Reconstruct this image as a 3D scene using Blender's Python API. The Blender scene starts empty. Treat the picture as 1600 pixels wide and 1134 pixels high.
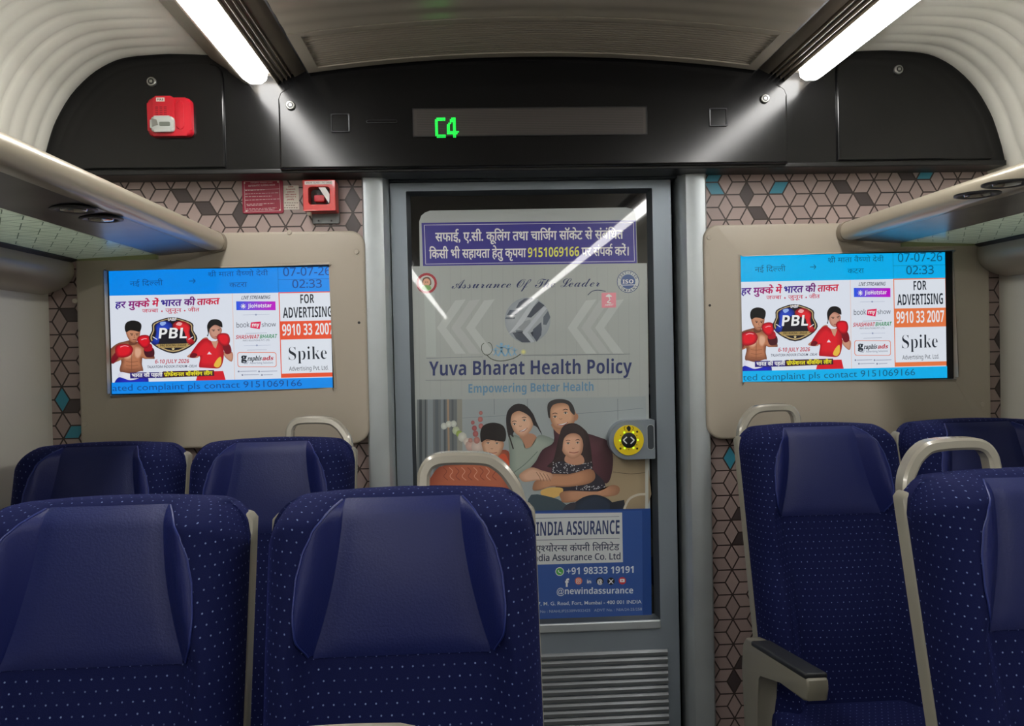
import bpy, bmesh, math, random
from mathutils import Vector, Matrix
random.seed(7)
SC = bpy.context.scene
COL = SC.collection
PI = math.pi

# ------------------------------------------------------------------ camera, world, exposure
F_PX, CX, CY = 1300.0, 800.0, 567.0          # 1600x1134 frame
CAM = Vector((-0.213, 0.0, 1.40))            # s = 0 is the middle of the aisle door
def cam_axes(vx=735, vy=545, roll=-1.35):
    r = math.radians(roll)
    d = Vector((vx-CX, vy-CY, F_PX)).normalized()
    up = Vector((math.sin(r), -math.cos(r), 0)); up = (up-d*up.dot(d)).normalized()
    rt = (-up).cross(d)
    return rt, d, up
RT, DD, UP = cam_axes()
R = Matrix(((RT[0], -RT[1], -RT[2]), (DD[0], -DD[1], -DD[2]), (UP[0], -UP[1], -UP[2])))
cd = bpy.data.cameras.new('camera'); cd.lens = F_PX*36/1600; cd.sensor_width = 36; cd.sensor_fit = 'HORIZONTAL'
cd.clip_start = 0.02
cam = bpy.data.objects.new('camera', cd); COL.objects.link(cam)
cam.matrix_world = Matrix.Translation(CAM) @ R.to_4x4()
SC.camera = cam
w = bpy.data.worlds.new('world'); SC.world = w; w.use_nodes = True
w.node_tree.nodes['Background'].inputs[0].default_value = (0.6, 0.65, 0.75, 1)
w.node_tree.nodes['Background'].inputs[1].default_value = 0.004
SC.view_settings.view_transform = 'Standard'; SC.view_settings.look = 'None'
SC.view_settings.gamma = 1; SC.view_settings.use_curve_mapping = False
SC.view_settings.exposure = 0.0
LIGHT = 23.0          # emission of the two ceiling strip lights
SCREEN = 0.86         # emission of the two screens

def at(px, py, Y):                            # photo pixel -> point on the plane y = Y
    v = Vector((px-CX, py-CY, F_PX))
    x, y, z = v.dot(RT), v.dot(DD), v.dot(UP)
    return Vector((CAM.x+x*Y/y, Y, CAM.z+z*Y/y))

# ------------------------------------------------------------------ materials
def lin(c):
    c = c/255.0
    return c/12.92 if c <= 0.04045 else ((c+0.055)/1.055)**2.4
def rgb(c): return (lin(c[0]), lin(c[1]), lin(c[2]), 1.0)
MATS = {}
def mat(name, col, rough=0.5, metal=0.0, noise=0.0, nscale=8.0, bump=0.0, bscale=60.0, coat=0.0, emit=None, estr=0.0, spec=0.5, trans=0.0, coatr=0.03):
    if name in MATS: return MATS[name]
    m = bpy.data.materials.new(name); m.use_nodes = True
    nt = m.node_tree; b = nt.nodes['Principled BSDF']
    c = rgb(col)
    b.inputs['Base Color'].default_value = c
    b.inputs['Roughness'].default_value = rough
    b.inputs['Metallic'].default_value = metal
    b.inputs['Specular IOR Level'].default_value = spec
    b.inputs['Coat Weight'].default_value = coat
    b.inputs['Coat Roughness'].default_value = coatr
    b.inputs['Transmission Weight'].default_value = trans
    if emit:
        b.inputs['Emission Color'].default_value = rgb(emit); b.inputs['Emission Strength'].default_value = estr
    if noise > 0:
        tc = nt.nodes.new('ShaderNodeTexCoord'); n = nt.nodes.new('ShaderNodeTexNoise')
        n.inputs['Scale'].default_value = nscale; n.inputs['Detail'].default_value = 5
        nt.links.new(tc.outputs['Object'], n.inputs['Vector'])
        mx = nt.nodes.new('ShaderNodeMix'); mx.data_type = 'RGBA'
        mx.inputs['A'].default_value = tuple(x*(1-noise) for x in c[:3])+(1,)
        mx.inputs['B'].default_value = tuple(min(1, x*(1+noise)) for x in c[:3])+(1,)
        nt.links.new(n.outputs['Fac'], mx.inputs['Factor']); nt.links.new(mx.outputs['Result'], b.inputs['Base Color'])
        mr = nt.nodes.new('ShaderNodeMapRange'); mr.inputs['To Min'].default_value = rough*0.85; mr.inputs['To Max'].default_value = min(1, rough*1.2)
        nt.links.new(n.outputs['Fac'], mr.inputs['Value']); nt.links.new(mr.outputs['Result'], b.inputs['Roughness'])
    if bump > 0:
        tc = nt.nodes.new('ShaderNodeTexCoord'); n = nt.nodes.new('ShaderNodeTexNoise'); n.inputs['Scale'].default_value = bscale
        nt.links.new(tc.outputs['Object'], n.inputs['Vector'])
        bp = nt.nodes.new('ShaderNodeBump'); bp.inputs['Strength'].default_value = bump; bp.inputs['Distance'].default_value = 0.002
        nt.links.new(n.outputs['Fac'], bp.inputs['Height']); nt.links.new(bp.outputs['Normal'], b.inputs['Normal'])
    MATS[name] = m
    return m
def print_mat(name, rough=0.4, coat=0.0, emission=0.0, screen=False):
    m = bpy.data.materials.new(name); m.use_nodes = True
    nt = m.node_tree; b = nt.nodes['Principled BSDF']
    a = nt.nodes.new('ShaderNodeAttribute'); a.attribute_name = 'Col'
    b.inputs['Roughness'].default_value = rough; b.inputs['Coat Weight'].default_value = coat; b.inputs['Coat Roughness'].default_value = 0.02
    if screen:
        b.inputs['Base Color'].default_value = (0.01, 0.01, 0.01, 1)
        nt.links.new(a.outputs['Color'], b.inputs['Emission Color']); b.inputs['Emission Strength'].default_value = emission
    else:
        nt.links.new(a.outputs['Color'], b.inputs['Base Color'])
    MATS[name] = m
    return m
def fabric_mat():
    m = bpy.data.materials.new('seat_fabric'); m.use_nodes = True
    nt = m.node_tree; N = nt.nodes; L = nt.links; b = N['Principled BSDF']
    uv = N.new('ShaderNodeUVMap'); sp = N.new('ShaderNodeSeparateXYZ'); L.new(uv.outputs['UV'], sp.inputs[0])
    def M(op, a, bb=None, c=None):
        n = N.new('ShaderNodeMath'); n.operation = op
        for i, v in enumerate((a, bb, c)):
            if v is None: continue
            if isinstance(v, (int, float)): n.inputs[i].default_value = v
            else: L.new(v, n.inputs[i])
        return n.outputs[0]
    row = M('DIVIDE', sp.outputs['Y'], 0.0166); ri = M('FLOOR', row)
    off = M('MULTIPLY', M('MODULO', ri, 2.0), 0.5)
    cx = M('ADD', M('DIVIDE', sp.outputs['X'], 0.0160), off)
    fx = M('SUBTRACT', M('FRACT', cx), 0.5); fy = M('SUBTRACT', M('FRACT', row), 0.5)
    d = M('SQRT', M('ADD', M('MULTIPLY', fx, fx), M('MULTIPLY', fy, fy)))
    cell = N.new('ShaderNodeCombineXYZ'); L.new(M('FLOOR', cx), cell.inputs[0]); L.new(ri, cell.inputs[1])
    wn = N.new('ShaderNodeTexWhiteNoise'); L.new(cell.outputs[0], wn.inputs[0])
    dot = M('MULTIPLY', M('LESS_THAN', d, 0.085), M('MULTIPLY_ADD', wn.outputs['Value'], 0.7, 0.3))
    ns = N.new('ShaderNodeTexNoise'); ns.inputs['Scale'].default_value = 900
    tc = N.new('ShaderNodeTexCoord'); L.new(tc.outputs['Object'], ns.inputs['Vector'])
    mx = N.new('ShaderNodeMix'); mx.data_type = 'RGBA'
    mx.inputs['A'].default_value = rgb((6, 12, 50)); mx.inputs['B'].default_value = rgb((12, 21, 72)); L.new(ns.outputs['Fac'], mx.inputs['Factor'])
    m2 = N.new('ShaderNodeMix'); m2.data_type = 'RGBA'; L.new(dot, m2.inputs['Factor'])
    L.new(mx.outputs['Result'], m2.inputs['A']); m2.inputs['B'].default_value = rgb((118, 134, 176)); L.new(m2.outputs['Result'], b.inputs['Base Color'])
    b.inputs['Roughness'].default_value = 0.85; b.inputs['Specular IOR Level'].default_value = 0.2
    b.inputs['Sheen Weight'].default_value = 0.12; b.inputs['Sheen Tint'].default_value = rgb((70, 90, 230)); b.inputs['Sheen Roughness'].default_value = 0.4
    bp = N.new('ShaderNodeBump'); bp.inputs['Strength'].default_value = 0.35; bp.inputs['Distance'].default_value = 0.001
    L.new(ns.outputs['Fac'], bp.inputs['Height']); L.new(bp.outputs['Normal'], b.inputs['Normal'])
    return m
def glass_rack_mat():
    m = bpy.data.materials.new('frosted_glass'); m.use_nodes = True
    nt = m.node_tree; N = nt.nodes; L = nt.links; N.remove(N['Principled BSDF'])
    d = N.new('ShaderNodeBsdfDiffuse'); t = N.new('ShaderNodeBsdfTranslucent'); g = N.new('ShaderNodeBsdfGlossy')
    d.inputs[0].default_value = rgb((205, 214, 205)); t.inputs[0].default_value = rgb((225, 236, 224)); g.inputs['Roughness'].default_value = 0.15
    a = N.new('ShaderNodeMixShader'); a.inputs[0].default_value = 0.8; L.new(d.outputs[0], a.inputs[1]); L.new(t.outputs[0], a.inputs[2])
    f = N.new('ShaderNodeFresnel'); f.inputs[0].default_value = 1.35
    c = N.new('ShaderNodeMixShader'); L.new(f.outputs[0], c.inputs[0]); L.new(a.outputs[0], c.inputs[1]); L.new(g.outputs[0], c.inputs[2])
    L.new(c.outputs[0], N['Material Output'].inputs[0])
    return m
BLACK = mat('black_gloss_paint', (15, 15, 16), 0.17, spec=0.4, noise=0.15, nscale=5)
BLACKP = mat('black_plastic', (16, 16, 18), 0.4)
STEEL = mat('satin_steel', (188, 195, 198), 0.34, 0.55, noise=0.08, nscale=14)
DOORG = mat('grey_door_paint', (140, 150, 159), 0.36, 0.35, noise=0.05)
DARKG = mat('dark_grey_bevel', (70, 76, 82), 0.35, 0.3)
BRUSH = mat('brushed_slat', (118, 122, 125), 0.38, 0.55)
BEIGE = mat('beige_laminate', (178, 168, 152), 0.42, noise=0.05, nscale=3)
TAN = mat('tan_rail', (176, 166, 146), 0.3, 0.2, coat=0.3)
CREAM = mat('cream_vault', (230, 227, 216), 0.38, noise=0.03, nscale=4)
CEIL = mat('taupe_ceiling', (160, 151, 137), 0.24, 0.1, noise=0.04)
CEILD = mat('taupe_dark', (138, 128, 114), 0.3, 0.5)
UNDER = mat('dark_under_panel', (50, 46, 44), 0.36, noise=0.05, coat=0.5, coatr=0.22)
SHELL = mat('seat_shell_grey', (134, 130, 117), 0.38, noise=0.04)
LEATHER = mat('blue_leather', (22, 31, 84), 0.45, spec=0.35, bump=0.25, bscale=260, noise=0.06)
LEATHW = mat('blue_leather_wing', (18, 28, 86), 0.48, spec=0.35, bump=0.25, bscale=260)
PIPING = mat('blue_piping', (34, 46, 110), 0.4)
FABRIC = fabric_mat()
PAD = mat('black_arm_pad', (34, 36, 40), 0.5)
CHROME = mat('chrome', (165, 165, 160), 0.4, 0.9)
RED = mat('red_plastic', (205, 24, 44), 0.35, coat=0.3)
REDM = mat('red_painted_metal', (206, 36, 30), 0.3, coat=0.4)
CLEAR = mat('clear_plastic', (190, 195, 190), 0.12, coat=1.0)
WHITEP = mat('white_label', (235, 228, 215), 0.5)
GREYM = mat('grey_metal', (112, 116, 116), 0.4, 0.4)
FLOORM = mat('grey_floor', (46, 47, 50), 0.6, noise=0.1, nscale=20)
YEL = mat('yellow_ring', (236, 206, 20), 0.45)
LEDBACK = mat('led_face', (62, 56, 52), 0.55, noise=0.06, nscale=40)
LEDON = mat('led_green', (10, 60, 20), 0.5, emit=(20, 255, 70), estr=4.0)
LEDYG = mat('led_lime', (120, 160, 20), 0.5, emit=(180, 255, 40), estr=2.5)
TUBE = mat('light_tube', (250, 250, 245), 0.5, emit=(255, 253, 250), estr=LIGHT)
GLASSD = mat('tinted_glass', (10, 11, 13), 0.04, coat=1.0)
RACKG = glass_rack_mat()
LINEM = mat('pattern_line', (74, 94, 82), 0.6)
WALLP = print_mat('wallpaper_print', 0.38)
FILM = print_mat('film_print', 0.35, coat=0.7)
PAPER = print_mat('paper_print', 0.45)
SCR = print_mat('screen_image', 0.3, emission=SCREEN, screen=True)

# ------------------------------------------------------------------ object helpers
def tag(o, label=None, cat=None, group=None, kind=None):
    if label: o['label'] = label
    if cat: o['category'] = cat
    if group: o['group'] = group
    if kind: o['kind'] = kind
    return o
def thing(name, label, cat, loc=(0, 0, 0), group=None):
    o = bpy.data.objects.new(name, None); COL.objects.link(o); o.location = loc; o.empty_display_size = 0.1
    return tag(o, label, cat, group)
def struct_empty(name):
    o = bpy.data.objects.new(name, None); COL.objects.link(o); o['kind'] = 'structure'; return o
def obj(name, bm, m, parent=None, smooth=False, local=False, angle=40):
    """bm is in world coordinates unless local; parent is an Empty that only has a translation."""
    me = bpy.data.meshes.new(name)
    if parent is not None and not local:
        off = Vector((0, 0, 0)); p = parent
        while p is not None: off += p.location; p = p.parent
        bmesh.ops.translate(bm, verts=bm.verts, vec=-off)
    bmesh.ops.recalc_face_normals(bm, faces=bm.faces)
    bm.to_mesh(me); bm.free()
    if smooth:
        me.shade_smooth() if hasattr(me, 'shade_smooth') else None
        try: me.set_sharp_from_angle(angle=math.radians(angle))
        except Exception: pass
    if m: me.materials.append(m)
    o = bpy.data.objects.new(name, me); COL.objects.link(o)
    if parent is not None: o.parent = parent
    return o
def B(): return bmesh.new()
def box(bm, x0, x1, y0, y1, z0, z1, bev=0.0, seg=2):
    vs = [bm.verts.new((x, y, z)) for x in (x0, x1) for y in (y0, y1) for z in (z0, z1)]
    f = [(0, 1, 3, 2), (4, 6, 7, 5), (0, 4, 5, 1), (2, 3, 7, 6), (0, 2, 6, 4), (1, 5, 7, 3)]
    fs = [bm.faces.new([vs[i] for i in q]) for q in f]
    if bev > 0:
        es = list({e for q in fs for e in q.edges})
        bmesh.ops.bevel(bm, geom=es, offset=bev, segments=seg, affect='EDGES', profile=0.5)
    return bm
def prism(bm, pts, y0, y1, bev=0.0, seg=3, hole=None):
    """pts: closed outline [(x, z)], extruded from y0 (front, towards the camera) to y1; the front rim is bevelled."""
    def ring(p, y): return [bm.verts.new((a, y, b)) for a, b in p]
    fr, bk = ring(pts, y0), ring(pts, y1); n = len(pts)
    for i in range(n): bm.faces.new((fr[i], fr[(i+1) % n], bk[(i+1) % n], bk[i]))
    if hole:
        hf, hb = ring(hole, y0), ring(hole, y1); k = len(hole)
        for i in range(k): bm.faces.new((hf[i], hb[i], hb[(i+1) % k], hf[(i+1) % k]))
        for a, c in ((fr, hf), (bk, hb)):
            es = [bm.edges.get((r[i], r[(i+1) % len(r)])) for r in (a, c) for i in range(len(r))]
            bmesh.ops.triangle_fill(bm, use_beauty=True, edges=es)
    else:
        bm.faces.new(fr); bm.faces.new(bk[::-1])
    if bev > 0:
        es = [bm.edges.get((fr[i], fr[(i+1) % n])) for i in range(n)]
        if hole: es += [bm.edges.get((hf[i], hf[(i+1) % len(hf)])) for i in range(len(hf))]
        bmesh.ops.bevel(bm, geom=[e for e in es if e], offset=bev, segments=seg, affect='EDGES', profile=0.5)
    return bm
def rrect(x0, x1, z0, z1, r, n=6):
    rr = r if isinstance(r, (list, tuple)) else (r, r, r, r)      # bl, br, tr, tl
    out = []
    for (cx, cz, a0, q) in ((x0+rr[0], z0+rr[0], 180, rr[0]), (x1-rr[1], z0+rr[1], 270, rr[1]), (x1-rr[2], z1-rr[2], 0, rr[2]), (x0+rr[3], z1-rr[3], 90, rr[3])):
        for i in range(n+1):
            a = math.radians(a0+90*i/n); out.append((cx+q*math.cos(a), cz+q*math.sin(a)))
    return out
def circ(cx, cz, r, n=24, ry=None): return [(cx+r*math.cos(2*PI*i/n), cz+(ry or r)*math.sin(2*PI*i/n)) for i in range(n)]
def spline(pts, k=6, closed=False):
    n = len(pts); out = []
    P = [Vector(p) for p in pts]
    rng = range(n) if closed else range(n-1)
    for i in rng:
        if closed: a, b, c, d = P[(i-1) % n], P[i], P[(i+1) % n], P[(i+2) % n]
        else: a, b, c, d = P[max(i-1, 0)], P[i], P[i+1], P[min(i+2, n-1)]
        for j in range(k):
            t = j/k
            out.append(tuple(0.5*((2*b)+(c-a)*t+(2*a-5*b+4*c-d)*t*t+(3*b-a-3*c+d)*t**3)))
    if not closed: out.append(tuple(P[-1]))
    return out
def sweep(bm, prof, path, cap=True):
    """prof: [(s, z)] swept along y positions in path."""
    rings = [[bm.verts.new((a, y, b)) for a, b in prof] for y in path]; n = len(prof)
    for r0, r1 in zip(rings, rings[1:]):
        for i in range(n): bm.faces.new((r0[i], r0[(i+1) % n], r1[(i+1) % n], r1[i]))
    if cap: bm.faces.new(rings[0][::-1]); bm.faces.new(rings[-1])
    return bm
def tube(bm, pts, r, n=8, closed=False):
    P = [Vector(p) for p in pts]; rings = []
    for i, p in enumerate(P):
        t = (P[min(i+1, len(P)-1)]-P[max(i-1, 0)])
        if closed: t = P[(i+1) % len(P)]-P[i-1]
        t.normalize(); a = Vector((0, 1, 0)) if abs(t.y) < 0.9 else Vector((1, 0, 0))
        u = t.cross(a).normalized(); v = t.cross(u)
        rings.append([bm.verts.new(p+r*(math.cos(2*PI*k/n)*u+math.sin(2*PI*k/n)*v)) for k in range(n)])
    prs = list(zip(rings, rings[1:]))
    if closed: prs.append((rings[-1], rings[0]))
    for a, b in prs:
        for k in range(n): bm.faces.new((a[k], a[(k+1) % n], b[(k+1) % n], b[k]))
    if not closed: bm.faces.new(rings[0][::-1]); bm.faces.new(rings[-1])
    return bm
def ribbon(bm, path, wd, y0, y1):
    """thick flat bar following path [(x, z)] with in-plane width wd, from y0 to y1, rounded section."""
    P = [Vector(p) for p in path]; rings = []
    hw, hy, c = wd/2, (y1-y0)/2, min(wd, y1-y0)*0.22; ym = (y0+y1)/2
    sec = [(-hw+c, -hy), (hw-c, -hy), (hw, -hy+c), (hw, hy-c), (hw-c, hy), (-hw+c, hy), (-hw, hy-c), (-hw, -hy+c)]
    for i, p in enumerate(P):
        t = (P[min(i+1, len(P)-1)]-P[max(i-1, 0)]).normalized(); nrm = Vector((-t.y, t.x))
        rings.append([bm.verts.new((p.x+nrm.x*a, ym+b, p.y+nrm.y*a)) for a, b in sec])
    for a, b in zip(rings, rings[1:]):
        for k in range(8): bm.faces.new((a[k], a[(k+1) % 8], b[(k+1) % 8], b[k]))
    bm.faces.new(rings[0][::-1]); bm.faces.new(rings[-1])
    return bm

# ------------------------------------------------------------------ lettering
_TC = {}
def font_mesh(s, off=0.0):
    key = (s, off)
    if key in _TC: return _TC[key]
    c = bpy.data.curves.new('t', 'FONT'); c.body = s; c.size = 1.0; c.offset = off; c.resolution_u = 3
    o = bpy.data.objects.new('t', c)
    me = bpy.data.meshes.new_from_object(o)
    vs = [(v.co.x, v.co.y) for v in me.vertices]; fs = [tuple(p.vertices) for p in me.polygons]
    bpy.data.objects.remove(o); bpy.data.curves.remove(c); bpy.data.meshes.remove(me)
    _TC[key] = (vs, fs); return vs, fs
def maxx(s, off): return max([v[0] for v in font_mesh(s, off)[0]] or [0])
def adv(s, off): return maxx('न'+s+'न', off)-maxx('नन', off)+ (maxx('नन', off)-maxx('न', off))*0
def clip_x(vs, fs, xmax):
    out_v, out_f = [], []
    for f in fs:
        poly = [vs[i] for i in f]; res = []
        for i, p in enumerate(poly):
            q = poly[(i+1) % len(poly)]
            if p[0] <= xmax: res.append(p)
            if (p[0]-xmax)*(q[0]-xmax) < 0:
                t = (xmax-p[0])/(q[0]-p[0]); res.append((xmax, p[1]+t*(q[1]-p[1])))
        if len(res) > 2:
            b = len(out_v); out_v += res; out_f.append(tuple(range(b, b+len(res))))
    return out_v, out_f
def layout(s, off=0.0):
    """s in visual order; 'X^' = half form of X, '~' = reph hook over the glyph before, '/' after a letter = rakar slash."""
    V, Fc, x = [], [], 0.0
    def put(vs, fs, dx):
        b = len(V); V.extend((a+dx, c) for a, c in vs); Fc.extend(tuple(i+b for i in f) for f in fs)
    def stroke(pts, wd):
        for (a, b2), (c, d) in zip(pts, pts[1:]):
            l = math.hypot(c-a, d-b2) or 1; nx, ny = -(d-b2)/l*wd/2, (c-a)/l*wd/2
            put([(a+nx, b2+ny), (a-nx, b2-ny), (c-nx, d-ny), (c+nx, d+ny)], [(0, 1, 2, 3)], 0)
    run = ''; toks = []
    for i, ch in enumerate(s):
        if ch == '^': toks.append(('t', run[:-1])); toks.append(('h', run[-1])); run = ''
        elif ch in '~/': toks.append(('t', run)); toks.append((ch, '')); run = ''
        else: run += ch
    toks.append(('t', run))
    wd = 0.07+2*off
    for k, t in toks:
        if k == 't' and t:
            put(*font_mesh(t, off), x); x += adv(t, off)
        elif k == 'h':
            a = adv(t, off); cut = a-(0.17 if t not in 'क' else 0.16)-0.0
            put(*clip_x(*font_mesh(t, off), cut), x); x += cut
        elif k == '~':
            stroke([(x-0.16, 0.66), (x-0.20, 0.74), (x-0.17, 0.83), (x-0.10, 0.86), (x-0.04, 0.82)], wd*0.9)
        elif k == '/':
            stroke([(x-0.14, 0.20), (x-0.36, 0.02)], wd)
    return V, Fc

def mth(s, up, lo, dg=None):
    out = ''
    for ch in s:
        if 'A' <= ch <= 'Z': out += chr(up+ord(ch)-65)
        elif 'a' <= ch <= 'z': out += chr(lo+ord(ch)-97)
        elif ch.isdigit() and dg: out += chr(dg+ord(ch)-48)
        else: out += ch
    return out
def SB(s): return mth(s, 0x1D5D4, 0x1D5EE, 0x1D7EC)       # heavy sans letters
def SN(s): return mth(s, 0x1D5A0, 0x1D5BA, 0x1D7E2)       # plain sans letters
def SF(s): return mth(s, 0x1D400, 0x1D41A, 0x1D7CE)       # serif letters
def SP(s): return mth(s, 0x1D4D0, 0x1D4EA)                # script letters
class Print:
    """flat print: coloured shapes laid one over the other in photo-pixel or local coordinates; fn maps them to world (x, z)."""
    EPS = 2.5e-5
    def __init__(self, fn): self.fn = fn; self.V = []; self.F = []; self.C = []; self.layer = 0; self.gain = 1.0
    def _add(self, pts, faces, cols):
        b = len(self.V); l = self.layer
        for p in pts: x, z = self.fn(*p); self.V.append((x, l, z))
        for f, c in zip(faces, cols): self.F.append(tuple(i+b for i in f)); self.C.append(c)
        return self
    def poly(self, pts, col, keep=False):
        if not keep: self.layer += 1
        c = rgb(col); return self._add(pts, [tuple(range(len(pts)))], [[c]*len(pts)])
    def grad(self, x0, y0, x1, y1, c0, c1, vert=False):
        self.layer += 1; a, b = rgb(c0), rgb(c1)
        return self._add([(x0, y0), (x1, y0), (x1, y1), (x0, y1)], [(0, 1, 2, 3)], [[a, a, b, b] if vert else [a, b, b, a]])
    def rect(self, x0, y0, x1, y1, col, keep=False): return self.poly([(x0, y0), (x1, y0), (x1, y1), (x0, y1)], col, keep)
    def smooth(self, pts, col, keep=False, edge=None, k=5):
        q = spline(pts, k, True)
        if edge is None: return self.poly(q, col, keep)
        if not keep: self.layer += 1
        cx = sum(p[0] for p in q)/len(q); cy = sum(p[1] for p in q)/len(q); n = len(q); a, e = rgb(col), rgb(edge)
        inner = [(cx+(p[0]-cx)*0.6, cy+(p[1]-cy)*0.6) for p in q]
        fs = [tuple(n+i for i in range(n))]; cs = [[a]*n]
        for i in range(n): j = (i+1) % n; fs.append((i, j, n+j, n+i)); cs.append([e, e, a, a])
        return self._add(q+inner, fs, cs)
    def ell(self, cx, cy, rx, ry, col, rot=0, edge=None, keep=False, n=20):
        r = math.radians(rot); pts = []
        for i in range(n):
            a = 2*PI*i/n; u, v = rx*math.cos(a), ry*math.sin(a); pts.append((cx+u*math.cos(r)-v*math.sin(r), cy+u*math.sin(r)+v*math.cos(r)))
        if edge is None: return self.poly(pts, col, keep)
        if not keep: self.layer += 1
        a, e = rgb(col), rgb(edge)
        return self._add(pts+[(cx, cy)], [(i, (i+1) % n, n) for i in range(n)], [[e, e, a]]*n)
    def line(self, pts, wd, col, keep=False, curve=False):
        if curve: pts = spline(pts, 5)
        if not keep: self.layer += 1
        c = rgb(col)
        for (a, b), (p, q) in zip(pts, pts[1:]):
            l = math.hypot(p-a, q-b) or 1; nx, ny = -(q-b)/l*wd/2, (p-a)/l*wd/2
            self._add([(a+nx, b+ny), (a-nx, b-ny), (p-nx, q-ny), (p+nx, q+ny)], [(0, 1, 2, 3)], [[c]*4])
        return self
    def text(self, s, x0, y0, x1, y1, h, col, bold=0.0, shear=0.0, col2=None, deva=False, keep=False):
        """baseline from (x0,y0) to (x1,y1), capital height h."""
        V, Fc = layout(s, 0.0) if deva else font_mesh(s, bold)
        if deva and bold > 0:
            for n_, (dx, dy) in enumerate(((-1, 0), (1, 0), (0, -0.7), (0, 0.7), (-0.7, 0.5), (0.7, -0.5))):
                sc_ = h/0.70; vs_ = Vector((x1-x0, y1-y0)).length/max(1e-6, max(v[0] for v in V)-min(v[0] for v in V))
                self.text(s, x0+dx*bold*vs_, y0-dy*bold*sc_, x1+dx*bold*vs_, y1-dy*bold*sc_, h, col, 0.0, shear, col2, True, False)
            return self
        if not V: return self
        if not keep: self.layer += 1
        a, b = min(v[0] for v in V), max(v[0] for v in V); cap = 0.70; W = b-a
        pts = []
        for u, v in V:
            t = (u-a)/W
            pts.append((x0+(x1-x0)*t+shear*h*v/cap, y0+(y1-y0)*t-h*v/cap))
        if col2 is None: c = rgb(col); cs = [[c]*len(f) for f in Fc]
        else:
            k0, k1 = rgb(col), rgb(col2); cs = []
            for f in Fc:
                row = []
                for i in f:
                    t = (V[i][0]-a)/W; row.append(tuple(k0[j]*(1-t)+k1[j]*t for j in range(3))+(1,))
                cs.append(row)
        return self._add(pts, Fc, cs)
    def build(self, name, Y, m, parent, clip=None, kind=None):
        bm = B(); cl = bm.loops.layers.float_color.new('Col')
        off = Vector((0, 0, 0)); p = parent
        while p is not None: off += p.location; p = p.parent
        vs = [bm.verts.new((x-off.x, Y-l*self.EPS-off.y, z-off.z)) for x, l, z in self.V]
        for f, c in zip(self.F, self.C):
            try: fc = bm.faces.new([vs[i] for i in f])
            except ValueError: continue
            for lp, k in zip(fc.loops, c): lp[cl] = tuple(min(0.9, self.gain*q_) for q_ in k[:3])+(1,)
        if clip:
            x0, x1, z0, z1 = clip
            for co, no in (((x0, 0, 0), (-1, 0, 0)), ((x1, 0, 0), (1, 0, 0)), ((0, 0, z0), (0, 0, -1)), ((0, 0, z1), (0, 0, 1))):
                co = Vector(co)-off
                bmesh.ops.bisect_plane(bm, geom=list(bm.verts)+list(bm.edges)+list(bm.faces), plane_co=co, plane_no=no, clear_outer=True)
        bm.normal_update()
        for f in bm.faces:
            if f.normal.y > 0: f.normal_flip()
        me = bpy.data.meshes.new(name); bm.to_mesh(me); bm.free(); me.materials.append(m)
        o = bpy.data.objects.new(name, me); COL.objects.link(o)
        if parent is not None: o.parent = parent
        if kind: o['kind'] = kind
        return o
def plane_fn(Y): return lambda px, py: (at(px, py, Y).x, at(px, py, Y).z)

# ================================================================== THE ROOM
YB, YW = -15.0, 2.60                      # far end behind the camera, end wall
# side vault section (distance from the middle, height)
VS = [(1.49, 0.0), (1.49, 1.0), (1.49, 1.6), (1.485, 1.80), (1.462, 1.93), (1.439, 1.99), (1.424, 2.04), (1.403, 2.094), (1.36, 2.165), (1.304, 2.222),
      (1.248, 2.257), (1.192, 2.275), (1.10, 2.283), (1.03, 2.283), (0.962, 2.280)]
sec = [p for p in VS[:4]]+spline(VS[3:], 3)[1:]
def vault(sign):
    bm = B(); ys = [YB, -8.0, -4.0, -1.5]+[-1.5+i*0.008 for i in range(1, int((YW+1.5)/0.008)+1)]+[YW]
    nrm = []
    for i, p in enumerate(sec):
        a, b = Vector(sec[max(i-1, 0)]), Vector(sec[min(i+1, len(sec)-1)]); t = (b-a).normalized(); nrm.append(Vector((-t.y, t.x)))
    rings = []
    for y in ys:
        ph = (2.5-y)/0.066; c = abs(math.sin(PI*ph)); dsp = (c**0.7)*0.0065 if y > -1.5 else 0.004
        ring = []
        for p, n in zip(sec, nrm):
            k = min(1.0, max(0.0, (p[0]-0.99)/0.10)) if p[1] > 1.85 else 0.0
            s, z = p[0]+n.x*dsp*k*(1 if n.x < 0 else 1), p[1]+n.y*dsp*k
            ring.append(bm.verts.new((sign*s, y, z)))
        rings.append(ring)
    for a, b in zip(rings, rings[1:]):
        for i in range(len(sec)-1): bm.faces.new((a[i], a[i+1], b[i+1], b[i]))
    return bm
for sg, nm in ((-1, 'wall_left'), (1, 'wall_right')):
    o = obj(nm, vault(sg), CREAM, smooth=True, angle=60); o['kind'] = 'structure'
o = obj('floor', box(B(), -1.6, 1.6, YB, 3.2, -0.05, 0), FLOORM); o['kind'] = 'structure'
# end wall with the door opening
bm = B()
prism(bm, [(-1.49, 0), (-0.532, 0), (-0.532, 1.96), (-1.49, 1.96)], YW, YW+0.08)
prism(bm, [(0.532, 0), (1.49, 0), (1.49, 1.96), (0.532, 1.96)], YW, YW+0.08)
prism(bm, [(-1.49, 1.96), (1.49, 1.96), (1.49, 2.36), (-1.49, 2.36)], YW, YW+0.08)
wall_end = obj('wall_end', bm, BLACKP); wall_end['kind'] = 'structure'
o = obj('wall_back', box(B(), -1.49, 1.49, YB-0.05, YB, 0, 2.4), CREAM); o['kind'] = 'structure'
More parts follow.
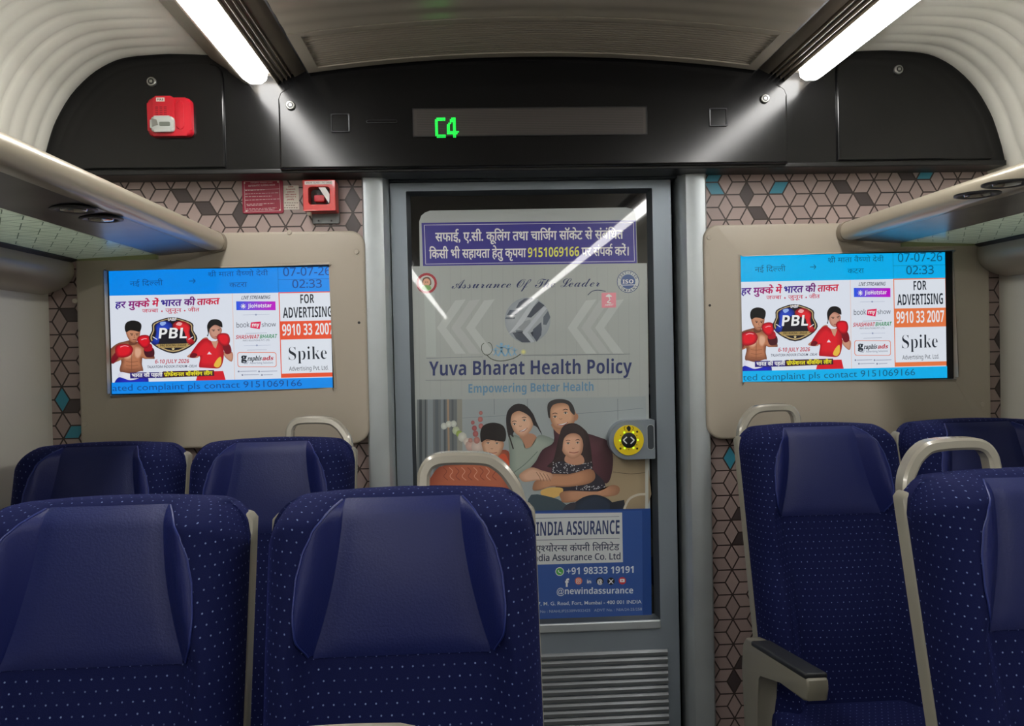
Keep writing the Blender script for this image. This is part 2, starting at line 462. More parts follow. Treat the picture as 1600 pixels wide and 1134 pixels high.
# wallpaper of little cubes: rhombs printed flat
def rhombs(x0, x1, z0, z1, a, ox, oz):
    e = [Vector((math.cos(math.radians(k)), math.sin(math.radians(k))))*a for k in (0, 60, 120, 180)]
    A, Bv = e[0]+e[1], e[1]+e[2]; out = []; N = 60
    for i in range(-N, N):
        for j in range(-N*2, N*2):
            v = Vector((ox, oz))+A*i+Bv*j
            if not (x0-2*a < v.x < x1+2*a and z0-2*a < v.y < z1+2*a): continue
            for k in range(3): out.append([v, v+e[k], v+e[k]+e[k+1], v+e[k+1]])
    return out
O = at(1233.6, 322.5, YW)
DARK_AT = [(281, 311), (312, 328), (542, 311), (555, 344), (370, 325), (384, 283), (1164, 304), (1186, 333), (1319, 292), (1350, 310), (1420, 269), (96, 485), (112, 640), (1559, 567), (1559, 609),
           (1570, 530), (1146, 808), (1146, 848), (1154, 1031), (1155, 1065)]
TEAL_AT = [(1114, 277), (1114, 298), (1216, 295), (1456, 269), (88, 625), (109, 682), (1577, 585), (1135, 706), (575, 452)]
dk = [at(a, b, YW) for a, b in DARK_AT]; tl = [at(a, b, YW) for a, b in TEAL_AT]
def inside(p, q):
    s = 0
    for i in range(4):
        a, b = q[i], q[(i+1) % 4]; c = (b.x-a.x)*(p.z-a.y)-(b.y-a.y)*(p.x-a.x); s += 1 if c > 0 else -1
    return abs(s) == 4
def paper(x0, x1, z0, z1):
    P = Print(lambda a, b: (a, b)); P.rect(x0, z0, x1, z1, (62, 50, 48)); P.layer += 6
    rnd = random.Random(3)
    for q in rhombs(x0, x1, z0, z1, 0.0458, O.x, O.z):
        c = (q[0]+q[2])/2; ins = [c+(p-c)*0.89 for p in q]
        col = (172, 152, 147)
        v = rnd.uniform(0.96, 1.03); col = tuple(k*v for k in col)
        if any(inside(p, q) for p in dk): col = (78, 68, 68)
        if any(inside(p, q) for p in tl): col = (62, 150, 176)
        P.poly([(p.x, p.y) for p in ins], col, keep=True)
    P.build('wallpaper', YW-0.001, WALLP, wall_end, clip=(x0, x1, z0, z1), kind='structure')
paper(-1.49, -0.533, 0, 1.955); paper(0.533, 1.49, 0, 1.955)

# ceiling: two longitudinal light troughs and the arched middle
ceiling = struct_empty('ceiling')
def arch(s): return 2.268-0.10*s*s
for sg in (-1, 1):
    bm = B()      # outer trim between the vault and the light
    pr = [(0.965, 2.282), (0.955, 2.270), (0.905, 2.235), (0.90, 2.228), (0.86, 2.198), (0.846, 2.193), (0.846, 2.230), (0.965, 2.30)]
    sweep(bm, [(sg*a, b) for a, b in pr], [YB, 2.50]); obj('outer_trim', bm, CEIL, ceiling)
    bm = B()      # fins: long ridges beside the light
    pts = [(0.764, 2.193)]
    for i in range(4):
        a, b = 0.764-0.0125*i, 2.193+0.0065*i
        pts += [(a-0.002, b-0.001), (a-0.0035, b-0.001), (a-0.005, b+0.010), (a-0.0115, b+0.012)]
    pts += [(0.712, 2.214), (0.676, 2.232), (0.676, 2.262), (0.764, 2.30)]
    sweep(bm, [(sg*a, b) for a, b in pts], [YB, 2.50]); obj('ribbed_trim', bm, CEILD, ceiling)
# middle panels; transverse soft ridges
def centre(y0, y1, ridged, nm, m):
    bm = B(); ns = 40; rows = []
    ys = [y0]
    while ys[-1] < y1-1e-6: ys.append(min(y1, ys[-1]+(0.01 if ridged else 2.0)))
    for y in ys:
        d = 0.0022*(0.5+0.5*math.cos(2*PI*(y-y1)/0.075)) if ridged else 0
        rows.append([bm.verts.new((s, y, arch(s)-d)) for s in [-0.668+1.336*i/ns for i in range(ns+1)]])
    top = [[bm.verts.new((v.co.x, v.co.y, 2.33)) for v in r] for r in (rows[0], rows[-1])]
    for a, b in zip(rows, rows[1:]):
        for i in range(ns): bm.faces.new((a[i], a[i+1], b[i+1], b[i]))
    for r, t in ((rows[0], top[0]), (rows[-1], top[1])):
        for i in range(ns): bm.faces.new((r[i], r[i+1], t[i+1], t[i]))
    for i in (0, ns):
        for a, b in zip(rows, rows[1:]):
            pass
    obj(nm, bm, m, ceiling, smooth=True)
centre(1.35, 2.185, True, 'ceiling_panel', CEIL)
centre(YB, 1.345, False, 'ceiling_panel', CEIL)
o = obj('roof', box(B(), -1.5, 1.5, YB, 2.68, 2.37, 2.42), BLACKP, ceiling)
bm = B(); sweep(bm, [(-0.67, 2.225), (-0.676, 2.225), (-0.676, 2.34), (-0.67, 2.34)], [YB, 2.5]); sweep(bm, [(0.67, 2.225), (0.676, 2.225), (0.676, 2.34), (0.67, 2.34)], [YB, 2.5])
obj('gap_strip', bm, BLACKP, ceiling)

# air grille at the end of the ceiling
gr = thing('air_grille', 'taupe arched ceiling air grille of thin crosswise slats above the black panel', 'grille', (0, 2.32, 2.25))
def arch_plate(bm, s0, s1, y0, y1, t, n=30, low=0.0):
    r = []
    for y in (y0, y1):
        r.append([bm.verts.new((s0+(s1-s0)*i/n, y, arch(s0+(s1-s0)*i/n)-low)) for i in range(n+1)])
        r.append([bm.verts.new((s0+(s1-s0)*i/n, y, arch(s0+(s1-s0)*i/n)-low+t)) for i in range(n+1)])
    for i in range(n):
        bm.faces.new((r[0][i], r[0][i+1], r[2][i+1], r[2][i])); bm.faces.new((r[1][i], r[3][i], r[3][i+1], r[1][i+1]))
        bm.faces.new((r[0][i], r[1][i], r[1][i+1], r[0][i+1])); bm.faces.new((r[2][i], r[2][i+1], r[3][i+1], r[3][i]))
    for i in (0, n): bm.faces.new((r[0][i], r[2][i], r[3][i], r[1][i]))
bm = B(); arch_plate(bm, -0.668, 0.668, 2.19, 2.212, 0.02, low=0.003); arch_plate(bm, -0.668, 0.668, 2.452, 2.485, 0.02, low=0.003)
arch_plate(bm, -0.668, -0.636, 2.212, 2.452, 0.02, 4, 0.003); arch_plate(bm, 0.636, 0.668, 2.212, 2.452, 0.02, 4, 0.003)
obj('frame', bm, CEIL, gr)
bm = B()
for i in range(15): y = 2.2175+0.0158*i; arch_plate(bm, -0.636, 0.636, y, y+0.0085, 0.016, low=0.0005)
tag(obj('slats', bm, CEIL, gr), kind='stuff')
bm = B(); arch_plate(bm, -0.65, 0.65, 2.2, 2.47, 0.004, low=-0.028); obj('backing', bm, BLACKP, gr)

# strip lights
for sg, side in ((-1, 'left'), (1, 'right')):
    lt = thing('strip_light', 'long glowing white ceiling strip light '+('above the red alarm, ending beside the left hatch' if sg < 0 else 'ending beside the plain right hatch with no alarm'), 'light', (sg*0.805, 2.4, 2.19), 'ceiling strip lights')
    bm = B(); pts = rrect(-0.037, 0.037, 0, 0, 0)
    prof = [(-0.037, 0.022), (-0.037, 0.004), (-0.032, -0.016), (-0.014, -0.028), (0.014, -0.028), (0.032, -0.016), (0.037, 0.004), (0.037, 0.022)]
    rings = []
    for y, k in [(YB+0.02, 1), (2.395, 1), (2.415, 0.93), (2.428, 0.78), (2.436, 0.5)]:
        rings.append([bm.verts.new((sg*0.805+a*k, y, 2.193+b*(k if b < 0 else 1))) for a, b in prof])
    for a, b in zip(rings, rings[1:]):
        for i in range(8): bm.faces.new((a[i], a[(i+1) % 8], b[(i+1) % 8], b[i]))
    bm.faces.new(rings[0][::-1]); bm.faces.new(rings[-1])
    obj('lens', bm, TUBE, lt)
    bm = B(); sweep(bm, [(sg*0.805+a, b) for a, b in ((-0.041, 2.20), (-0.041, 2.225), (0.041, 2.225), (0.041, 2.20), (0.038, 2.20), (0.038, 2.217), (-0.038, 2.217), (-0.038, 2.20))], [YB+0.01, 2.5]); obj('housing', bm, CEIL, lt)

# ------------------------------------------------------------------ pillars, header and the sliding door
for sg, nm in ((-1, 'trim_1'), (1, 'trim_2')):
    bm = B(); pr = [(0.533, 2.60), (0.533, 2.572), (0.528, 2.567), (0.488, 2.567), (0.470, 2.575), (0.460, 2.592), (0.457, 2.62), (0.457, 2.70), (0.533, 2.70)]
    lo = [bm.verts.new((sg*a, b, 0.0)) for a, b in pr]; hi = [bm.verts.new((sg*a, b, 1.945)) for a, b in pr]; n = len(pr)
    for i in range(n): bm.faces.new((lo[i], lo[(i+1) % n], hi[(i+1) % n], hi[i]))
    bm.faces.new(hi); bm.faces.new(lo[::-1])
    o = obj(nm, bm, STEEL, smooth=True, angle=35); o['kind'] = 'structure'
o = obj('trim_3', box(B(), -0.457, 0.457, 2.63, 2.70, 1.928, 1.96, 0.004), DARKG); o['kind'] = 'structure'
o = obj('wall_beyond', box(B(), -0.6, 0.6, 2.74, 2.76, 0, 2.0), BLACKP); o['kind'] = 'structure'

YD = 2.66
door = struct_empty('door_1'); door.location = (0, YD, 0)
WX0, WX1, WZ0, WZ1 = -0.392, 0.364, 0.527, 1.888
bm = B(); prism(bm, rrect(-0.454, 0.438, 0.02, 1.926, 0.004, 2), YD-0.02, YD+0.03, hole=rrect(WX0-0.012, WX1+0.014, WZ0-0.012, WZ1+0.012, 0.002, 1)[::-1])
obj('door_frame', bm, DOORG, door)
# sloped reveal round the window
bm = B()
o0 = [(WX0-0.012, WZ0-0.012), (WX1+0.014, WZ0-0.012), (WX1+0.014, WZ1+0.012), (WX0-0.012, WZ1+0.012)]; i0 = [(WX0, WZ0), (WX1, WZ0), (WX1, WZ1), (WX0, WZ1)]
a = [bm.verts.new((x, YD-0.0201, z)) for x, z in o0]; b = [bm.verts.new((x, YD+0.004, z)) for x, z in i0]
for i in range(4): bm.faces.new((a[i], a[(i+1) % 4], b[(i+1) % 4], b[i]))
obj('window_reveal', bm, DARKG, door)
bm = B(); box(bm, WX0-0.01, WX1+0.01, YD+0.004, YD+0.014, WZ0-0.01, WZ1+0.01); obj('window_glass', bm, GLASSD, door)
bm = B(); box(bm, -0.454, 0.378, YD-0.028, YD-0.018, 0.487, 0.516, 0.004); obj('window_ledge', bm, STEEL, door)
bm = B(); box(bm, -0.43, 0.402, YD-0.019, YD-0.0135, 0.03, 0.432); obj('louvre_recess', bm, BLACKP, door)
sl_bm = B(); prism_pts = None
def slat_mesh():
    bm = B(); n = 0
    pr = [(-0.024, 0.0), (-0.030, 0.003), (-0.030, 0.012), (-0.024, 0.019), (-0.019, 0.019), (-0.019, 0.0)]
    a = [bm.verts.new((-0.425, y, z)) for y, z in pr]; b = [bm.verts.new((0.398, y, z)) for y, z in pr]
    for i in range(6): bm.faces.new((a[i], a[(i+1) % 6], b[(i+1) % 6], b[i]))
    bm.faces.new(a[::-1]); bm.faces.new(b); return bm
first = obj('slat', slat_mesh(), BRUSH, door, local=True); first.location = (0, 0, 0.4)
for i in range(1, 17):
    c = first.copy(); COL.objects.link(c); c.parent = door; c.location = (0, 0, 0.4-0.0232*i)
# door switch plate with grip and yellow ring
bm = B(); c0 = at(985, 688, YD-0.05); z0, z1 = at(985, 718, YD-0.05).z, at(985, 657, YD-0.05).z; xl, xr = at(952, 688, YD-0.05).x, at(1024, 688, YD-0.05).x
zc, rr_ = (z0+z1)/2, (z1-z0)/2
prism(bm, rrect(xl, xr, z0, z1, (rr_*0.98, 0.003, 0.003, rr_*0.98), 10), YD-0.045, YD+0.002, bev=0.006); obj('switch_plate', bm, DOORG, door, smooth=True)
gx0, gx1 = at(1011.5, 688, YD-0.05).x, at(1023, 688, YD-0.05).x
bm = B(); prism(bm, rrect(gx0, gx1, at(1017, 703, 2.61).z, at(1017, 663, 2.61).z, (gx1-gx0)/2*0.98, 8), YD-0.0465, YD-0.044, hole=rrect(gx0+0.0015, gx1-0.0015, at(1017, 702, 2.61).z, at(1017, 664, 2.61).z, (gx1-gx0)/2*0.8, 8)[::-1]); obj('grip_rim', bm, STEEL, door)
bm = B(); prism(bm, rrect(gx0+0.002, gx1-0.002, at(1017, 702, 2.61).z, at(1017, 664, 2.61).z, (gx1-gx0)/2*0.75, 8), YD-0.0455, YD-0.044); obj('grip_recess', bm, DARKG, door)
bc = at(982.5, 687.5, YD-0.05)
ring = obj('switch_ring', prism(B(), circ(bc.x, bc.z, 0.0475, 40), YD-0.052, YD-0.044, bev=0.003), YEL, door, smooth=True)
btn = obj('push_button', prism(B(), circ(bc.x, bc.z, 0.0245, 32), YD-0.056, YD-0.05, bev=0.002), BLACKP, door, smooth=True)
P = Print(plane_fn(YD-0.056))
for sgn in (-1, 1): P.line([(bc_x, y) for bc_x, y in ((982.5+sgn*3, 682.5), (982.5+sgn*8.5, 687.5), (982.5+sgn*3, 693))], 1.8, (235, 235, 235), keep=sgn > 0)
P.build('arrow_marks', YD-0.0562, PAPER, door)
P = Print(plane_fn(YD-0.052)); P.layer = 1
P.smooth([(980, 671), (979, 668), (981, 666), (982, 665), (984, 666), (985.5, 668), (985, 672), (982.5, 674)], (25, 22, 12), keep=True)
for k in (-1, 1):
    P.line([(982.5+k*6, 666), (982.5+k*7.2, 669), (982.5+k*6, 672)], 0.9, (60, 52, 12), keep=True)
for a in (-45, 135, 45): P.ell(982.5+18.5*math.cos(math.radians(a)), 687.5+18.5*math.sin(math.radians(a)), 1.7, 1.7, (60, 40, 16), keep=True)
for a in (0, 30, 150, 180, 210, 330, 90): P.ell(982.5+14.6*math.cos(math.radians(a+0)), 687.5+14.6*math.sin(math.radians(a)), 0.8, 0.8, (90, 80, 10), keep=True)
P.build('switch_symbols', YD-0.0521, PAPER, door)
for a in (0, 60, 120, 180, 240, 300):
    x, z = bc.x+0.0285*math.cos(math.radians(a)), bc.z+0.0285*math.sin(math.radians(a))
    obj('indicator_led', prism(B(), circ(x, z, 0.0024, 10), YD-0.0535, YD-0.0515), LEDYG, door)

# ------------------------------------------------------------------ black overhead panel with hatches
fa = thing('overhead_panel', 'glossy black overhead panel with arched outline spanning above the door and both screens', 'panel', (0, 2.5, 1.94))
fo = [(s, z) for s, z in sec if z > 1.99]
out = [(-s, z) for s, z in fo]
out = [(-1.452, 1.940)]+out+[(-0.95, 2.33), (0.95, 2.33)]+[(s, z) for s, z in fo[::-1]]+[(1.452, 1.940)]
obj('facing', prism(B(), out, 2.500, 2.598, bev=0.004, seg=2), BLACK, fa)
hl = spline([(-1.407, 1.953), (-1.40, 1.99), (-1.383, 2.038), (-1.358, 2.094), (-1.318, 2.150), (-1.262, 2.205), (-1.215, 2.232), (-1.166, 2.246), (-1.10, 2.252)], 3)+[(-0.955, 2.252), (-0.934, 2.246), (-0.923, 2.232), (-0.919, 2.21), (-0.919, 1.948), (-1.40, 1.948)]
lh = obj('hatch_left', prism(B(), [p for p in hl], 2.491, 2.5005, bev=0.004, seg=2), BLACK, fa); lh.name = 'hatch'
hr = [(-a, b+0.008 if b > 2 else b) for a, b in hl][::-1]
obj('hatch', prism(B(), hr, 2.491, 2.5005, bev=0.004, seg=2), BLACK, fa)
ct = [(-0.757, 1.938), (-0.757, 2.142), (-0.750, 2.160), (-0.735, 2.171)]+[(s, 2.243-0.128*s*s) for s in [-0.71+1.42*i/24 for i in range(25)]]+[(0.735, 2.171), (0.750, 2.160), (0.757, 2.142), (0.757, 1.938)]
ctr = obj('centre_cover', prism(B(), ct, 2.472, 2.501, bev=0.006, seg=4), BLACK, fa)
bm = B(); prism(bm, [(-1.45, 1.930), (1.45, 1.930), (1.45, 1.944), (-1.45, 1.944)], 2.494, 2.598, bev=0.003); obj('lower_lip', bm, BLACKP, fa)
def lock(px, py, Y, nm='round_lock'):
    c = at(px, py, Y-0.008)
    h = obj(nm, prism(B(), circ(c.x, c.z, 0.0135, 24), Y-0.009, Y, bev=0.003), CHROME, fa, smooth=True)
    bm = B(); prism(bm, circ(c.x, c.z, 0.0085, 16), Y-0.0095, Y-0.0088); obj('lock_recess', bm, BLACKP, h, local=False).location = -Vector((0, 0, 0))
    bm = B(); prism(bm, rrect(c.x-0.004, c.x+0.004, c.z-0.004, c.z+0.004, 0.001, 2), Y-0.0105, Y-0.009); obj('lock_key', bm, CHROME, h)
lock(236, 127, 2.491); lock(1405, 108, 2.491); lock(453.5, 164, 2.472); lock(1196, 153.5, 2.472)
for x0, z1 in (((516+547)/2, 192), ((1107+1138)/2, 183)):
    c = at(x0, z1, 2.47); h = 0.0275
    bm = B(); prism(bm, rrect(c.x-h, c.x+h, c.z-h, c.z+h, 0.004, 3), 2.4685, 2.473, bev=0.0012, hole=rrect(c.x-h+0.004, c.x+h-0.004, c.z-h+0.004, c.z+h-0.004, 0.003, 3)[::-1]); q = obj('square_latch', bm, mat('latch_rim', (58, 58, 60), 0.25, 0.6), fa)
    bm = B(); prism(bm, rrect(c.x-h+0.005, c.x+h-0.005, c.z-h+0.005, c.z+h-0.005, 0.003, 3), 2.4712, 2.473); obj('latch_flap', bm, BLACK, q)
a, b = at(572, 190, 2.47), at(621, 189, 2.47)
bm = B(); prism(bm, rrect(a.x, b.x, a.z-0.005, a.z+0.005, 0.0045, 4), 2.469, 2.473, bev=0.001, hole=rrect(a.x+0.003, b.x-0.003, a.z-0.002, a.z+0.002, 0.0015, 4)[::-1]); obj('card_slot', bm, mat('latch_rim', (58, 58, 60)), fa)

# destination display
lx0, lx1, lz0, lz1 = -0.364, 0.327, 2.030, 2.108
led = thing('led_display', 'long dot matrix display glowing green C4 on the black overhead panel', 'display', (-0.02, 2.47, 2.07))
bm = B(); prism(bm, rrect(lx0-0.003, lx1+0.003, lz0-0.003, lz1+0.003, 0.002, 2), 2.469, 2.4715, hole=rrect(lx0, lx1, lz0, lz1, 0.001, 2)[::-1]); obj('bezel', bm, BLACKP, led)
bm = B(); box(bm, lx0, lx1, 2.4703, 2.4716, lz0, lz1); obj('display_face', bm, LEDBACK, led)
C_ = ['.XXXXXX', 'XXXXXXX', 'XX.....', 'XX.....', 'XX.....', 'XX.....', 'XX.....', 'XX.....', 'XX.....', 'XX.....', 'XXXXXXX', '.XXXXXX']
F_ = ['...XXX..', '..XXXX..', '..XXXX..', '.XX.XX..', 'XX..XX..', 'XX..XX..', 'XX..XX..', 'XX..XX..', 'XXXXXXXX', 'XXXXXXX.', '....XX..', '....XX..']
bm = B(); pz = 0.00445
c0 = at(680, 185, 2.47); cx4 = at(698.5, 185, 2.47).x
for G, x0 in ((C_, c0.x), (F_, cx4)):
    for r, row in enumerate(G):
        for c, ch in enumerate(row):
            if ch == 'X': prism(bm, circ(x0+c*pz+0.001, c0.z-r*pz*1.12, 0.00150, 6), 2.4682, 2.4703)
tag(obj('lit_dots', bm, LEDON, led), kind='stuff')
bm = B()
for r in range(0, 15):
    z = lz1-0.004-r*0.005
    bm.faces.new([bm.verts.new(p) for p in ((lx0+0.01, 2.4702, z), (lx1-0.01, 2.4702, z), (lx1-0.01, 2.4702, z-0.0016), (lx0+0.01, 2.4702, z-0.0016))])
tag(obj('unlit_dots', bm, mat('unlit_row', (42, 38, 35), 0.6), led), kind='stuff')

# ------------------------------------------------------------------ screen panels and screens
def side_panel(sg):
    t = thing('screen_panel', 'beige laminate panel '+('left of the door, below the red hammer box, holding a screen' if sg < 0 else 'right of the door, with no notices above it, holding a screen'), 'panel', (sg*0.96, 2.58, 1.43), 'beige screen panels')
    if sg < 0: x0, x1, z0, z1 = -1.388, -0.527, 1.118, 1.768
    else: x0, x1, z0, z1 = 0.518, 1.432, 1.100, 1.768
    r = (0.03, 0.05, 0.045, 0.03) if sg < 0 else (0.05, 0.03, 0.03, 0.045)
    A = (at(165, 425, 2.56), at(521, 605, 2.56)) if sg < 0 else (at(1155, 402, 2.56), at(1492, 588, 2.56))
    tx0, tx1, tz0, tz1 = A[0].x+0.004, A[1].x, min(A[1].z, A[1].z)-0.004, A[0].z+0.006
    obj('panel_board', prism(B(), rrect(x0, x1, z0, z1, r, 8), 2.555, 2.60, bev=0.008, seg=4, hole=rrect(tx0-0.004, tx1+0.004, tz0-0.004, tz1+0.004, 0.006, 4)[::-1]), BEIGE, t, smooth=True)
    scr = [(452, 363), (557, 393), (117, 470), (132, 663)] if sg < 0 else [(1108, 371), (1535, 632)]
    for px, py in scr:
        c = at(px, py, 2.555); obj('screw_cap', prism(B(), circ(c.x, c.z, 0.0075, 16), 2.5525, 2.556, bev=0.001), BEIGE, t)
    px, py = (561, 504) if sg < 0 else (1109, 477)
    c = at(px, py, 2.555); obj('lock_hole', prism(B(), circ(c.x, c.z, 0.0042, 12), 2.5540, 2.556), BLACKP, t)
    return tx0, tx1, tz0, tz1
def PQ(px, py):                                # photo detail pixels -> (u, v) on the screen picture
    t = (px-60)/1455; top = 48-30*t; bot = 890-35*t; v = (py-top)/(bot-top); l = 60+8*v; r = 1515-5*v
    return (px-l)/(r-l), v
def screen(sg, rect):
    tx0, tx1, tz0, tz1 = rect
    bez = 0.020 if sg > 0 else 0.004
    t = thing('display_screen', ('wall screen left of the door, with a deeper blue banner and 2007 clipped' if sg < 0 else 'wall screen right of the door, with a cyan banner and black bezel edge'), 'screen', ((tx0+tx1)/2, 2.575, tz0), 'boxing advert screens')
    obj('bezel', box(B(), tx0-0.003, tx1+0.003, 2.572, 2.598, tz0-0.003, tz1+0.003), BLACKP, t)
    sh = 0.019 if sg < 0 else 0.0
    ix1 = tx1-bez
    fn = lambda px, py: (tx0+(ix1-tx0)*(PQ(px, py)[0]+sh), tz1-(tz1-tz0)*PQ(px, py)[1])
    P = Print(fn)
    blue = (0, 142, 255) if sg < 0 else (0, 180, 244)
    dkb = (10, 66, 150) if sg < 0 else (6, 84, 130)
    P.rect(-80, -60, 1700, 960, blue)
    # white picture area, slanted like the photo: lines given along v const
    def at_v(v, x): t_ = (x-60)/1455; return (x, 48-30*t_+v*(842-5*t_))
    def vr(x0, v0, x1, v1, col, keep=False): return P.poly([at_v(v0, x0), at_v(v0, x1), at_v(v1, x1), at_v(v1, x0)], col, keep)
    vr(-80, 0.205, 1600, 0.908, (226, 232, 252))
    P.line([at_v(0.0, 1143), at_v(0.205, 1143)], 2, dkb); P.line([at_v(0.10, 1143), at_v(0.10, 1600)], 2, dkb, keep=True)
    P.text('नई ददल^ली'.replace('दद', 'िद'), 168, 156, 384, 148, 36, dkb, 0.0, deva=True)
    P.line([(556, 120), (596, 119)], 5, dkb); P.line([(582, 104), (597, 119), (583, 134)], 5, dkb, keep=True)
    P.text('श/ी माता वैष^णो देवी', 682, 90, 1078, 80, 34, dkb, 0.0, deva=True)
    P.text('कटरा', 820, 162, 936, 158, 34, dkb, 0.0, deva=True)
    P.text(SN('07-07-26'), 1178, 84, 1494, 76, 56, dkb, 0.006)
    P.text(SN('02:33'), 1236, 166, 1432, 162, 54, dkb, 0.008)
    # advert column
    P.line([at_v(0.205, 838), at_v(0.908, 838)], 3, (235, 190, 170))
    red = (238, 84, 50) if sg < 0 else (236, 122, 70)
    vr(1143, 0.203, 1600, 0.902, red); vr(1149, 0.211, 1512, 0.440, (228, 234, 250)); vr(1149, 0.590, 1512, 0.868, (228, 234, 250), keep=True)
    ink = (28, 36, 48)
    P.text(SB('FOR'), 1286, 272, 1378, 268, 60, ink, 0.0); P.text(SB('ADVERTISING'), 1168, 372, 1494, 362, 70, ink, 0.0)
    P.text(SB('9910 33 2007'), 1160, 492, 1500, 482, 76, (240, 240, 246), 0.0)
    P.text(SF('Spike'), 1198, 660, 1450, 652, 92, ink, -0.014)
    pass
    P.text(SN('Advertising Pvt. Ltd.'), 1198, 734, 1458, 726, 28, ink)
    # middle column
    P.text(SN('LIVE STREAMING'), 896, 244, 1084, 240, 22, (50, 60, 80), 0.02, shear=0.25)
    P.grad(862, 258, 1121, 318, (20, 90, 235), (200, 0, 200)); 
    for k in range(4):
        a_ = PI*k/4; P.line([(908-18*math.cos(a_), 291-18*math.sin(a_)), (908+18*math.cos(a_), 291+18*math.sin(a_))], 4, (250, 250, 255), keep=k > 0)
    P.text(SB('JioHotstar'), 938, 302, 1095, 298, 26, (250, 250, 255), 0.0)
    for y in (349, 559): P.line([(905, y+2), (1080, y-2)], 1.5, (150, 160, 190)); P.ell(990, y, 6, 6, (150, 160, 190), keep=True)
    P.poly([(955, 402), (1022, 396), (1012, 448), (950, 438)], (226, 30, 90)); P.text('my', 962, 430, 1012, 428, 28, (250, 250, 255), 0.02)
    P.text(SN('book'), 860, 438, 946, 434, 34, (55, 60, 75), 0.0); P.text(SN('show'), 1026, 432, 1120, 428, 28, (55, 60, 75), 0.0)
    P.line([(920, 478), (1058, 473)], 2, (120, 125, 150))
    P.text(SB('SHASHWAT'), 852, 516, 1004, 512, 26, (200, 30, 50), 0.0, shear=0.2); P.text(SB('BHARAT'), 1010, 512, 1122, 508, 26, (10, 140, 80), 0.0, shear=0.2)
    P.text('INFO SOLUTIONS PVT. LTD.', 900, 532, 1078, 529, 11, (90, 95, 110), 0.0)
    P.line([(925, 592), (1055, 589)], 2, (120, 125, 150))
    q = rrect(860, 1117, 606, 708, 16, 5); P.poly(q, (232, 120, 80)); P.poly(rrect(864, 1113, 610, 704, 14, 5), (228, 234, 250))
    P.text(SF('g'), 884, 664, 922, 664, 50, ink, 0.03); P.text(SF('raphis'), 924, 664, 1016, 661, 32, ink, 0.015, shear=0.25); P.text(SF('ads'), 1022, 661, 1094, 659, 30, (190, 40, 60), 0.015, shear=0.25)
    P.text('360° Advertising Solutions', 902, 688, 1094, 683, 15, (120, 125, 150), 0.0)
    for y, xs in ((738, ((866, 985), (1000, 1120))), (762, ((890, 1000), (1018, 1090)))):
        for a_, b_ in xs: P.line([(a_+10, y), (b_, y-3)], 4, (150, 156, 180), keep=True); P.ell(a_, y, 6, 6, (130, 136, 160), keep=True)
    # headline, blue to red
    bl, rd = (36, 30, 150), (214, 20, 60)
    P.text('हर मुक^के में', 70, 305, 352, 293, 46, bl, 0.034, shear=0.12, col2=rd, deva=True)
    P.text('भारत की', 368, 292, 590, 284, 46, bl, 0.034, shear=0.12, col2=(120, 24, 110), deva=True)
    P.text('ताकत', 604, 284, 750, 277, 46, (190, 26, 80), 0.034, shear=0.12, col2=rd, deva=True)
    P.text('जज^बा', 246, 336, 350, 333, 26, (205, 30, 70), 0.012, deva=True); P.text('जुनून', 398, 333, 502, 330, 26, (205, 30, 70), 0.012, deva=True); P.text('जीत', 545, 329, 620, 326, 26, (205, 30, 70), 0.012, deva=True)
    P.ell(375, 326, 5, 5, (205, 30, 70)); P.ell(524, 322, 5, 5, (205, 30, 70), keep=True)
    # boxers: coordinates in a closer view; k maps them back
    def k(pts): return [(60+(x-90)*1.184+3, 48+(y-60)*1.184+148+14) if False else (x*0.6667+0.0, y*0.6667) for x, y in pts]
    S = 1333/1201*1.0
    def K(x, y): return ((1140+x/6.672-1140)*4.444, (430+y/6.672-390)*4.444)
    def Ks(L_): return [K(*p) for p in L_]
    skin, skd, skl, hair = (186, 120, 86), (110, 62, 44), (222, 170, 140), (18, 16, 18)
    P.smooth(Ks([(110, 560), (200, 530), (260, 520), (330, 540), (390, 560), (440, 600), (470, 660), (478, 712), (400, 716), (366, 690), (356, 760), (352, 850), (150, 850), (156, 740), (130, 700), (60, 760), (40, 640)]), skin, edge=skd)
    P.smooth(Ks([(180, 600), (260, 590), (280, 660), (230, 720), (180, 700)]), skl, edge=skin)
    P.smooth(Ks([(290, 590), (350, 600), (356, 660), (320, 710), (285, 680)]), skl, edge=skin)
    for y in (735, 775, 812): P.line(Ks([(200, y), (255, y+8), (320, y)]), 4, (140, 84, 58), curve=True)
    P.line(Ks([(262, 600), (258, 700), (255, 830)]), 4, (130, 78, 54), curve=True)
    P.smooth(Ks([(148, 845), (250, 862), (362, 835), (390, 900), (300, 940), (130, 905)]), (235, 235, 245), edge=(215, 215, 235))
    P.smooth(Ks([(125, 900), (240, 930), (395, 895), (420, 960), (418, 1010), (100, 1010)]), (30, 40, 190), edge=(20, 26, 150))
    P.smooth(Ks([(235, 520), (300, 520), (306, 560), (240, 570)]), skd)
    P.smooth(Ks([(206, 430), (212, 392), (270, 376), (340, 392), (346, 450), (326, 510), (290, 545), (248, 530), (218, 480)]), (200, 140, 108), edge=(150, 92, 66))
    P.smooth(Ks([(208, 436), (196, 386), (214, 340), (262, 318), (320, 324), (356, 352), (358, 396), (340, 432), (300, 424), (250, 418)]), hair)
    P.line(Ks([(246, 452), (278, 456)]), 4, hair); P.line(Ks([(300, 456), (330, 452)]), 4, hair, keep=True)
    P.ell(*K(264, 466), 6, 3, (30, 20, 20)); P.ell(*K(314, 466), 6, 3, (30, 20, 20), keep=True)
    P.line(Ks([(290, 464), (286, 492), (298, 496)]), 3, (130, 78, 58), curve=True); P.line(Ks([(272, 514), (306, 514)]), 4, (120, 50, 50), keep=True)
    gr_, gd = (226, 20, 40), (130, 8, 26)
